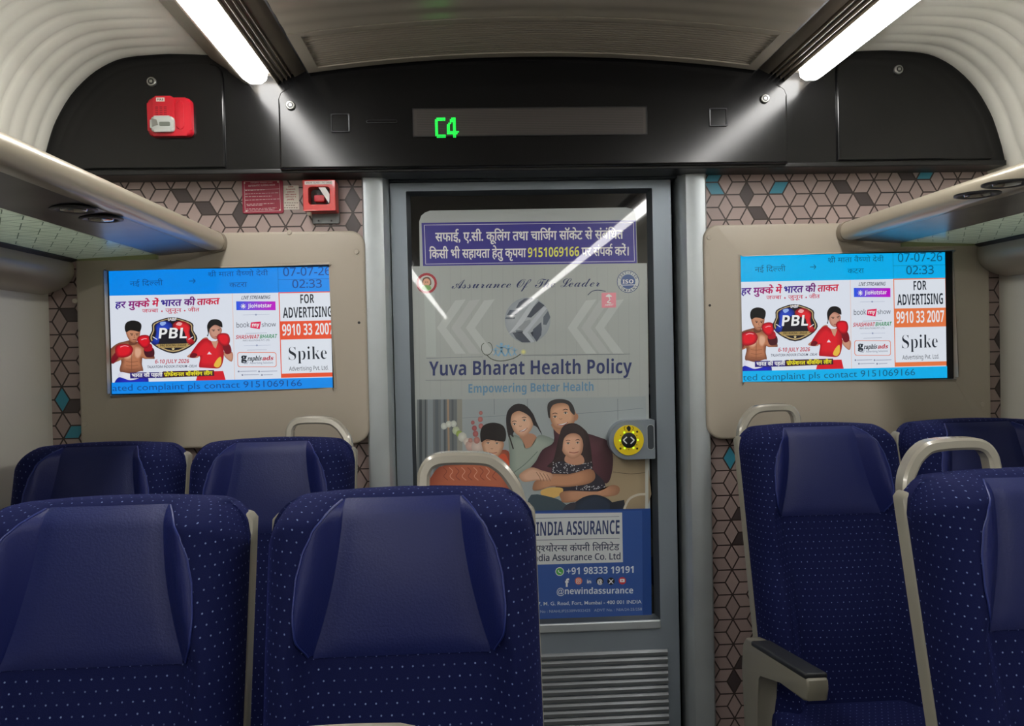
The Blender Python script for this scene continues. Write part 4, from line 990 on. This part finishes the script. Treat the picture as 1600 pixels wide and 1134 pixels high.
# faces: brows, eyes, nose, mouth for the four
def face(ex1, ex2, nose, mouth, s, smile=True, dark=(44, 28, 26)):
    P.layer += 1
    for ex, ey in (ex1, ex2):
        P.ell(*Pk(ex, ey), 2.5*s, 1.2*s, (215, 205, 198), keep=True); 
    P.layer += 1
    for ex, ey in (ex1, ex2):
        P.ell(*Pk(ex, ey), 1.25*s, 1.25*s, dark, keep=True); P.line(Q([(ex-11*s, ey-1*s), (ex, ey-7*s), (ex+11*s, ey-1*s)]), 0.6*s, dark, keep=True, curve=True)
        P.line(Q([(ex-15*s, ey-16*s), (ex, ey-22*s), (ex+14*s, ey-17*s)]), 1.0*s, dark, keep=True, curve=True)
    P.line(Q([(nose[0]-8*s, nose[1]-2*s), (nose[0], nose[1]+3*s), (nose[0]+8*s, nose[1]-2*s)]), 0.8*s, (140, 92, 72), keep=True, curve=True)
    (ax, ay), (bx, by) = mouth; mx_, my_ = (ax+bx)/2, (ay+by)/2
    if smile:
        P.poly(spline(Q([(ax, ay), (mx_+2*s, my_+15*s), (bx, by), (mx_, my_+2*s)]), 4, True), (150, 70, 66)); P.poly(spline(Q([(ax+6*s, ay+2), (mx_+2*s, my_+10*s), (bx-6*s, by+2), (mx_, my_+3*s)]), 4, True), (232, 224, 216))
    else: P.line(Q([(ax, ay), (mx_, my_+6*s), (bx, by)]), 1.3*s, (140, 76, 68), curve=True)
face((490, 368), (546, 370), (514, 402), ((494, 426), (546, 426)), 0.85, False)
face((655, 250), (716, 226), (692, 262), ((682, 294), (738, 272)), 0.95, True)
face((908, 204), (974, 180), (944, 216), ((920, 252), (992, 236)), 1.1, True)
face((990, 370), (1050, 366), (1022, 400), ((996, 424), (1056, 422)), 0.95, False)
# blue band
P.poly([(655, 801), (1016, 794), (1018, 962), (658, 972)], (30, 62, 122)); P.poly([(655, 803), (1003, 797), (1004, 962), (658, 970)], (46, 76, 138))
Wf = lambda x, y: (820+x*0.17642, 780+y*0.17642)
P.poly([(758, 803), Wf(860, 115), Wf(868, 554), (760, 884)], (178, 182, 184))
def W2(x, y, u, v): return (*Wf(x, y), *Wf(u, v))
P.line([(764, 811), Wf(835, 150)], 0.6, (60, 66, 90)); P.line([(764, 845), Wf(838, 343)], 0.8, (40, 50, 84), keep=True)
P.text(SB('THE NEW INDIA ASSURANCE'), 769, 838.5, *Wf(838, 303), 21, (40, 54, 92), 0.0)
P.text('द िन^यू इंिडया एश^योरन^स कंपनी िलिमटेड', 768, 863, *Wf(836, 448), 10.5, (38, 46, 70), 0.012, deva=True)
P.text(SN('The New India Assurance Co. Ltd'), 772, 877.5, *Wf(846, 528), 9.6, (38, 46, 70), 0.016)
cc = Wf(308, 637); P.ell(*cc, 6.8, 6.8, (200, 206, 200)); P.ell(*cc, 5.6, 5.6, (70, 150, 70)); P.line([(cc[0]-2, cc[1]-2.5), (cc[0]-1.4, cc[1]+0.6), (cc[0]+2.6, cc[1]+2.4)], 1.5, (225, 230, 225), curve=True)
wt2 = (190, 198, 208)
P.text(SB('+91 98333 19191'), *W2(370, 663, 962, 648), 10.5, wt2, 0.0)
P.text(SB('@newindassurance'), *W2(282, 838, 958, 830), 9.6, wt2, 0.0)
ics = [(370, 725, (50, 72, 128)), (475, 720, (190, 96, 74)), (567, 724, (56, 82, 138)), (664, 722, (24, 24, 28)), (762, 722, (24, 24, 28)), (862, 718, (180, 44, 48))]
for x, y, c in ics: P.ell(*Wf(x, y), 5.8, 5.8, c, keep=True)
P.layer += 1
P.text('f', *W2(356, 768, 392, 768), 12, (215, 220, 226), 0.04); P.text('in', *W2(550, 740, 586, 740), 6, (205, 212, 220), 0.02); P.text('@', *W2(640, 742, 688, 742), 6.5, (225, 226, 228), 0.02); P.text('X', *W2(738, 744, 786, 744), 7, (205, 206, 210), 0.02)
c = Wf(475, 722); P.poly([(c[0]+a_, c[1]+b_) for a_, b_ in rrect(-3.8, 3.8, -3.8, 3.8, 1.5, 3)], (226, 200, 190)); P.poly([(c[0]+a_, c[1]+b_) for a_, b_ in rrect(-3, 3, -3, 3, 1, 3)], (190, 96, 84)); P.ell(*c, 1.9, 1.9, (226, 200, 190)); P.ell(*c, 1.1, 1.1, (190, 96, 84))
c = Wf(862, 716); P.poly([(c[0]+a_, c[1]+b_) for a_, b_ in rrect(-3.8, 3.8, -2.6, 2.6, 1.0, 3)], (225, 225, 226)); P.poly([(c[0]-1.2, c[1]-1.5), (c[0]+1.6, c[1]), (c[0]-1.2, c[1]+1.5)], (180, 44, 48))
P.text('87, M. G. Road, Fort, Mumbai - 400 001 INDIA', *W2(90, 938, 1032, 918), 5.6, wt2, 0.006)
P.text('UIN No : NIAHLIP25309V032425   ADVT No. : NIA/24-25/258', *W2(60, 1004, 1036, 980), 4.2, (150, 162, 184), 0.0)
P.gain = 1.45
P.build('printed_film', YF, FILM, ad)

hs = thing('helpline_sticker', 'dark blue helpline sticker with white Hindi lettering above the advert film', 'sticker', (-0.01, YF, 1.66))
P = Print(plane_fn(YF+0.0005))
cor = [(656, 416), (655, 346), (658, 337), (664, 332), (672, 329), (978, 324), (988, 326), (993, 332), (994, 340), (996, 411)]
P.poly(cor, (150, 156, 156)); 
P.poly([(658.5, 348), (993.5, 344), (995, 411), (661, 415.5)], (44, 38, 124)); wl = (222, 224, 236)
q = [(663, 351.5), (989.5, 347.5), (991.5, 408), (665, 412.5)]
for i in range(4): P.line([q[i], q[(i+1) % 4]], 0.8, (190, 190, 225), keep=i > 0)
U = lambda x, y: (640+x*0.2375, 320+y*0.2375)
P.text('सफाई, ए.सी. कूिलंग तथा चािज~ंग सॉकेट से संबंिधत', *U(170, 240), *U(1405, 222), 14.6, wl, 0.026, deva=True)
P.text('िकसी भी सहायता हेतु कृपया', *U(130, 352), *U(765, 343), 14.6, wl, 0.026, deva=True)
P.text(SB('9151069166'), *U(778, 344), *U(1115, 337), 14.5, (226, 226, 90), 0.0)
P.text('पर संपक~ करें।', *U(1132, 337), *U(1440, 332), 14.6, wl, 0.026, deva=True)
P.gain = 1.5
P.build('printed_sticker', YF+0.0005, FILM, hs)

# ------------------------------------------------------------------ luggage racks
def rack(sg):
    t = thing('luggage_rack', ('overhead luggage rack with tan rail and patterned glass reaching the left beige panel' if sg < 0 else 'overhead luggage rack with tan rail and patterned glass reaching the right beige panel'), 'luggage rack', (sg*1.2, 2.5, 1.72), 'overhead luggage racks')
    ye = 2.548
    rail = spline([(0.957, 1.712), (0.943, 1.722), (0.940, 1.742), (0.948, 1.760), (0.965, 1.768), (0.985, 1.766), (1.0, 1.752), (0.995, 1.715)], 4, True)
    obj('rail', sweep(B(), [(sg*a_, b_) for a_, b_ in rail], [YB+0.1, ye-0.02]), TAN, t, smooth=True)
    col_ = [(0.967+(a_-0.967)*1.09, 1.74+(b_-1.74)*1.09) for a_, b_ in rail]
    obj('end_collar', sweep(B(), [(sg*a_, b_) for a_, b_ in col_], [ye-0.02, ye+0.006]), CEILD, t, smooth=True)
    obj('under_panel', sweep(B(), [(sg*a_, b_) for a_, b_ in [(0.975, 1.712), (1.135, 1.700), (1.140, 1.706), (1.140, 1.722), (0.98, 1.728)]], [YB+0.1, ye-0.004]), UNDER, t)
    gl = obj('glass_panel', sweep(B(), [(sg*a_, b_) for a_, b_ in [(1.138, 1.7035), (1.378, 1.6925), (1.378, 1.6975), (1.138, 1.7085)]], [YB+0.1, ye-0.012]), RACKG, t)
    # fine line pattern printed under the glass
    seen_ = set(); bm = B(); zf = lambda s: 1.7035-(s-1.138)*0.0458-0.0008
    for q_ in rhombs(1.138, 1.378, 0.9, ye-0.02, 0.047, 1.15, 1.0):
        for i_ in (0, 1, 2, 3):
            p_, r_ = q_[i_], q_[(i_+1) % 4]
            key_ = (round((p_.x+r_.x)*500), round((p_.y+r_.y)*500))
            if key_ in seen_: continue
            seen_.add(key_)
            if not all(1.139 < v.x < 1.377 and 0.9 < v.y < ye-0.014 for v in (p_, r_)): continue
            d_ = (r_-p_).normalized(); n_ = Vector((-d_.y, d_.x))*0.0011
            bm.faces.new([bm.verts.new((sg*v.x, v.y, zf(v.x))) for v in (p_+n_, p_-n_, r_-n_, r_+n_)])
    o_ = obj('pattern_lines', bm, LINEM, gl); o_['kind'] = 'stuff'; o_.location = (0, 0, 0)
    obj('end_edge', box(B(), *sorted((sg*1.138, sg*1.378)), ye-0.012, ye-0.004, 1.688, 1.708), mat('edge_lime', (150, 156, 110), 0.4), t)
    obj('back_channel', sweep(B(), [(sg*a_, b_) for a_, b_ in [(1.372, 1.690), (1.400, 1.682), (1.470, 1.682), (1.480, 1.74), (1.375, 1.715)]], [YB+0.1, ye-0.004]), BLACKP, t)
    pel = spline([(1.392, 1.684), (1.390, 1.655), (1.402, 1.628), (1.430, 1.607), (1.466, 1.594), (1.484, 1.590)], 4)+[(1.486, 1.684)]
    obj('wall_pelmet', sweep(B(), [(sg*a_, b_) for a_, b_ in pel], [YB+0.1, 2.553]), mat('pelmet', (158, 148, 130), 0.3), t, smooth=True)
    pts = [(115, 327), (158, 342)] if sg < 0 else [(1573, 287), (1527, 304)]
    for px, py in pts:
        v = Vector((px-CX, py-CY, F_PX)); x_, y_, z_ = v.dot(RT), v.dot(DD), v.dot(UP); k_ = (1.706-CAM.z)/z_
        cx_, cy_ = CAM.x+x_*k_, y_*k_
        for dy in (0, -0.91):
            L_ = obj('reading_light', B() if False else lathe_z(cx_, cy_+dy, [(0.046, 1.7075), (0.0455, 1.7045), (0.040, 1.7030), (0.033, 1.7045), (0.030, 1.7065), (0.0, 1.7065)]), BLACKP, t, smooth=True)
            obj('light_lens', lathe_z(cx_, cy_+dy, [(0.027, 1.7064), (0.025, 1.7030), (0.015, 1.7012), (0.0, 1.7005)]), mat('dim_lens', (90, 88, 86), 0.12, coat=1.0), L_, smooth=True)
def lathe_z(cx_, cy_, prof, n=28):
    bm = B(); rings = []
    for r_, z_ in prof:
        rings.append([bm.verts.new((cx_+r_*math.cos(2*PI*i/n), cy_+r_*math.sin(2*PI*i/n), z_)) for i in range(n)] if r_ > 0 else bm.verts.new((cx_, cy_, z_)))
    for a_, b_ in zip(rings, rings[1:]):
        for i in range(n):
            if isinstance(b_, list): bm.faces.new((a_[i], a_[(i+1) % n], b_[(i+1) % n], b_[i]))
            else: bm.faces.new((a_[i], a_[(i+1) % n], b_))
    return bm
rack(-1); rack(1)

# ------------------------------------------------------------------ seats
H0, ZB, W0 = 1.170, 0.44, 0.2165
TAN15 = math.tan(math.radians(15))
def sm(t): t = max(0.0, min(1.0, t)); return t*t*(3-2*t)
def top_z(x):
    a_ = abs(x); rc = 0.055; d_ = 0.012*(a_/W0)**2
    if a_ > W0-rc: d_ += rc-math.sqrt(max(0, rc*rc-(a_-(W0-rc))**2))
    return H0-d_
def cen(z):
    t_ = (H0-z)/0.235
    if t_ <= 1: return 0.093+0.043*max(0, t_)**1.9
    return 0.136-0.012*sm((t_-1)/0.8)
def front(x, z):
    a_ = abs(x); r_ = 0.058
    t_ = (H0-z)/0.235
    bol = (0.048 if t_ < 1 else 0.048-0.012*sm((t_-1)/0.5)+0.018*sm((t_-1.4)/0.8))*sm((a_-cen(z)+0.008)/0.050)
    y = -0.042-bol
    y -= 0.016*math.exp(-((z-0.66)/0.13)**2)*max(0, 1-(a_/0.16)**2)
    if t_ > 0: y -= 0.010*math.sin(min(1, t_)*PI)*max(0, 1-(a_/0.14)**2) if t_ < 1 else 0
    ex = 1-min((W0-a_)/r_, 1); ez = 1-min(max(top_z(x)-z, 0)/0.034, 1); e_ = min(1, math.hypot(max(0, ex), max(0, ez)))
    return y*math.sqrt(max(0, 1-e_*e_))
def grid(bm, fx, nu, nv, uvf=None, thick=0.0):
    uvl = bm.loops.layers.uv.new('UVMap') if not bm.loops.layers.uv else bm.loops.layers.uv[0]
    G = [[bm.verts.new(fx(i/nu, j/nv)) for i in range(nu+1)] for j in range(nv+1)]
    UVc = {}
    for j in range(nv+1):
        row = G[j]; m_ = nu//2; UVc[row[m_]] = row[m_].co.x
        for i in range(m_+1, nu+1): UVc[row[i]] = UVc[row[i-1]]+(row[i].co-row[i-1].co).length
        for i in range(m_-1, -1, -1): UVc[row[i]] = UVc[row[i+1]]-(row[i].co-row[i+1].co).length
    VVc = {}
    for i in range(nu+1):
        VVc[G[0][i]] = G[0][i].co.z
        for j in range(1, nv+1): VVc[G[j][i]] = VVc[G[j-1][i]]+math.hypot(G[j][i].co.z-G[j-1][i].co.z, G[j][i].co.y-G[j-1][i].co.y)
    for j in range(nv):
        for i in range(nu):
            vs = (G[j][i], G[j][i+1], G[j+1][i+1], G[j+1][i]); f = bm.faces.new(vs)
            for lp in f.loops: lp[uvl].uv = (UVc[lp.vert]+10, VVc[lp.vert]+10)
    return G
def shear(bm, fl=1):
    for v in bm.verts: v.co.y += (v.co.z-ZB)*TAN15
def flipx(bm, on):
    if on:
        for v in bm.verts: v.co.x = -v.co.x
def seat(name, label, loc, handle=0, arm=0, group=None, back=False, cush=0.40):
    t = thing(name, label, 'seat', loc, group)
    rot = PI if back else 0
    def fin(nm, bm, m, par=t, **k):
        if back:
            bmesh.ops.rotate(bm, verts=bm.verts, cent=(0, 0, 0), matrix=Matrix.Rotation(PI, 3, 'Z'))
        return obj(nm, bm, m, par, local=True, smooth=True, **k)
    # upholstered back
    bm = B()
    def fb(u, v):
        s_ = math.sin((u-0.5)*PI); x = W0*(0.35*s_+0.65*(u-0.5)*2); vv = 1-(1-v)**1.5 if v > 0 else 0
        z = ZB-0.02+(top_z(x)-ZB+0.02)*vv; return (x, front(x, z), z)
    G = grid(bm, fb, 54, 72)
    uvl = bm.loops.layers.uv[0]
    edge_ = [G[j][0] for j in range(73)]+[G[72][i] for i in range(1, 55)]+[G[j][54] for j in range(71, -1, -1)]
    bk = [bm.verts.new((v.co.x*0.995, 0.038, v.co.z-0.002)) for v in edge_]; bk2 = None
    fb_uv = {lp.vert: tuple(lp[uvl].uv) for f in bm.faces for lp in f.loops}
    for i in range(len(edge_)-1): 
        fq = bm.faces.new((edge_[i], bk[i], bk[i+1], edge_[i+1]))
        side = i < 72 or i >= len(edge_)-73
        uvs = fb_uv
        for lp in fq.loops:
            if lp.vert in uvs: lp[uvl].uv = uvs[lp.vert]
            else:
                q_ = uvs[edge_[bk.index(lp.vert)]]; sg_ = (-1 if i < 72 else 1) if side else 0
                lp[uvl].uv = (q_[0]+sg_*0.038, q_[1]+(0 if side else 0.038))
    shear(bm); fin('backrest', bm, FABRIC, angle=60)
    # leather head cover: middle and two wings
    def leather(x0f, x1f, t0, t1, off, nu, nv):
        bm = B()
        def fl(u, v):
            t_ = t0+(t1-t0)*v; zz_ = H0-0.235*t_; x = x0f(t_)+(x1f(t_)-x0f(t_))*u
            z = min(zz_, top_z(x)-0.004); ed = min(u, 1-u, v, 1-v)*10; k_ = off*min(1, ed)**0.6
            return (x, front(x, z)-0.0012-k_, z)
        grid(bm, fl, nu, nv); shear(bm); return bm
    tc_ = lambda t_: cen(H0-0.235*t_)
    WT = [(0.03, 0.095), (0.1, 0.116), (0.2, 0.134), (0.35, 0.149), (0.5, 0.157), (0.7, 0.160), (0.85, 0.157), (1.02, 0.141)]
    def wing(t_):
        for (a_, b_), (c_, d_) in zip(WT, WT[1:]):
            if t_ <= c_: return b_+(d_-b_)*sm(max(0, (t_-a_)/(c_-a_)))*0.5+(d_-b_)*max(0, (t_-a_)/(c_-a_))*0.5
        return WT[-1][1]
    fin('head_cover', leather(lambda q: -tc_(q), tc_, 0.035, 1.02, 0.005, 24, 30), LEATHER, angle=70)
    for k_ in (-1, 1):
        w_ = fin('cover_wing', leather(lambda q: k_*tc_(q)*1.0, lambda q: k_*max(wing(q), tc_(q)+0.001), 0.04, 1.0, 0.002, 12, 30), LEATHW, angle=70)
        pts = []
        for i in range(31):
            q = 0.04+0.96*i/30; x = k_*max(wing(q), tc_(q)+0.001); z = min(H0-0.235*q, top_z(x)-0.004); pts.append((x, front(x, z)-0.002+(z-ZB)*TAN15, z))
        fin('piping', tube(B(), pts, 0.0018, 6), PIPING)
    # rear shell
    xs = [-W0-0.002+(2*W0+0.004)*i/60 for i in range(61)]
    if not back:
        ol = [(x, H0-0.034-(0.02-math.sqrt(max(0, 4e-4-max(0, abs(x)-W0+0.016)**2)))) for x in xs]
    else:                                     # the near one has a raised rounded hump along its top
        ol = [(x, H0-0.005-0.045*(abs(x)/W0)**2-0.6*max(0, abs(x)-0.13)**1.6+0.072*sm((0.092-abs(x))/0.06)) for x in xs]
    ol = ol+[(W0+0.002, ZB-0.05), (-W0-0.002, ZB-0.05)]
    bm = B(); prism(bm, ol[::-1], 0.040 if back else 0.010, 0.046, bev=0.001 if back else 0.004); shear(bm); sh_ = fin('rear_shell', bm, SHELL, angle=50)
    # cushion, frame, legs
    bm = B(); box(bm, -W0, W0, -cush, 0.03, 0.365, 0.47, 0.03, 4)
    for v in bm.verts: v.co.z += 0.012*(1-(v.co.x/W0)**2) if v.co.z > 0.42 else 0
    uvl = bm.loops.layers.uv.new('UVMap')
    for f in bm.faces:
        for lp in f.loops: lp[uvl].uv = (lp.vert.co.x+10, lp.vert.co.y+10 if abs(f.normal.y) < 0.7 else lp.vert.co.z+10)
    fin('seat_cushion', bm, FABRIC)
    fin('seat_pan', box(B(), -W0, W0, -cush+0.02, 0.08, 0.335, 0.368, 0.008), SHELL)
    for k_ in (-1, 1): fin('leg', box(B(), k_*0.15-0.02, k_*0.15+0.02, -cush*0.55, -cush*0.55+0.08, 0.0, 0.336, 0.005), GREYM)
    if handle:
        path = [(0.030, 1.06), (0.030, 1.168), (0.033, 1.192), (0.045, 1.206), (0.07, 1.211), (0.13, 1.209), (0.155, 1.200), (0.177, 1.178), (0.194, 1.140), (0.200, 1.06)]
        bm = B(); ribbon(bm, spline(path, 4), 0.021, 0.030, 0.064); flipx(bm, handle < 0); shear(bm); fin('grab_handle', bm, mat('handle_grey', (160, 155, 143), 0.25, 0.2, coat=0.4), angle=28)
    if arm:
        bm = B(); prof = [(-0.36, 0.640), (-0.352, 0.614), (-0.33, 0.608), (-0.20, 0.606), (-0.06, 0.585), (-0.045, 0.572), (-0.04, 0.50), (-0.03, 0.30), (0.065, 0.30), (0.085, 0.56), (0.072, 0.625), (0.045, 0.648), (-0.345, 0.668), (-0.358, 0.660)]
        x0, x1 = W0-0.011, W0+0.037
        a_ = [bm.verts.new((x0, y, z)) for y, z in prof]; b_ = [bm.verts.new((x1, y, z)) for y, z in prof]; n_ = len(prof)
        for i in range(n_): bm.faces.new((a_[i], a_[(i+1) % n_], b_[(i+1) % n_], b_[i]))
        for v in bm.verts: v.co.z += (-0.022-v.co.y*0.085) if v.co.z > 0.4 else 0
        f1 = bm.faces.new(a_[::-1]); f2 = bm.faces.new(b_)
        bmesh.ops.bevel(bm, geom=list(set(f1.edges) | set(f2.edges)), offset=0.006, segments=3, affect='EDGES', profile=0.5)
        flipx(bm, arm < 0); ar = fin('armrest', bm, SHELL, angle=50)
        bm = B(); sx = (x0-0.001, x1+0.002); bx_ = box(bm, sx[0], sx[1], -0.352, 0.0, 0.0, 0.014, 0.005, 3)
        for v in bm.verts: v.co.z += 0.616-v.co.y*0.148
        flipx(bm, arm < 0); p_ = fin('arm_pad', bm, PAD, ar)
    return t
fab = 'blue leather head cover and dotted fabric'
seat('train_seat', 'blue seat farthest left in the back row, against the cream side wall', (-1.205, 2.105, 0), 0, 0, 'back row seats')
seat('train_seat', 'blue back row seat under the left screen, beside the door, with a grey grab handle', (-0.752, 2.105, 0), 1, 1, 'back row seats')
seat('train_seat', 'blue back row seat right of the door with an aisle armrest and padded top', (0.748, 2.105, 0), -1, -1, 'back row seats')
seat('train_seat', 'dark blue back row seat by the right side wall, half hidden by a grab handle', (1.206, 2.105, 0), 0, 0, 'back row seats')
seat('train_seat', 'large blue dotted seat at lower left without a grab handle, cut by the frame', (-0.797, 1.196, 0), 0, 0, 'front row seats')
seat('train_seat', 'large blue dotted seat in the middle foreground with a grey handle against the advert', (-0.329, 1.196, 0), 1, 1, 'front row seats')
seat('train_seat', 'large blue dotted seat cut by the right edge of the photo with beige side trim', (0.742, 1.196, 0), -1, -1, 'front row seats')
# the near seat back: only its printed top shows
ns = seat('near_seat', 'tan seat back nearest the camera, only its printed slate top showing', (-0.283, 0.686, -0.03), 0, 0, back=True, cush=0.10)
P = Print(lambda a_, b_: (ns.location.x+a_, b_))
def nz(px, py): c = at(px, py, NEAR_Y); return (c.x-ns.location.x, c.z)
NEAR_Y = ns.location.y-0.046-(1.18-ZB)*TAN15
P = Print(lambda a_, b_: (ns.location.x+nz(a_, b_)[0], nz(a_, b_)[1]))
P.poly([(430, 1118.5), (470, 1117), (640, 1117.5), (662, 1120.5), (668, 1180), (420, 1180)], (66, 82, 92))
P.poly([(432, 1118.8), (456, 1118), (448, 1128), (425, 1130)], (62, 84, 128)); wv = (178, 192, 196)
P.ell(467, 1125, 16, 4.5, wv); P.ell(452, 1136, 18, 6, (214, 222, 226), keep=True); P.line([(494, 1121), (484, 1136)], 5, (140, 158, 158)); P.poly([(516, 1122), (547, 1123), (546, 1126), (524, 1126)], wv, keep=True); P.poly([(520, 1128), (542, 1129), (540, 1136), (524, 1136)], wv, keep=True)
P.line([(561, 1119), (553, 1136)], 5, (160, 176, 176), keep=True); P.line([(580, 1130), (586, 1125), (596, 1126), (604, 1129), (611, 1125)], 3.4, wv, curve=True, keep=True); P.ell(637, 1129, 13, 5, wv, keep=True); P.ell(642, 1136, 10, 5, (236, 240, 240), keep=True)
po = P.build('printed_strip', 0.0, PAPER, ns)
for v in po.data.vertices:
    v.co.y = -(0.0463+(v.co.z-ZB)*TAN15)+(v.co.y+ns.location.y)*1.0

# room light that the real car has beyond the frame: none added; the two strips, the screens and the display light everything
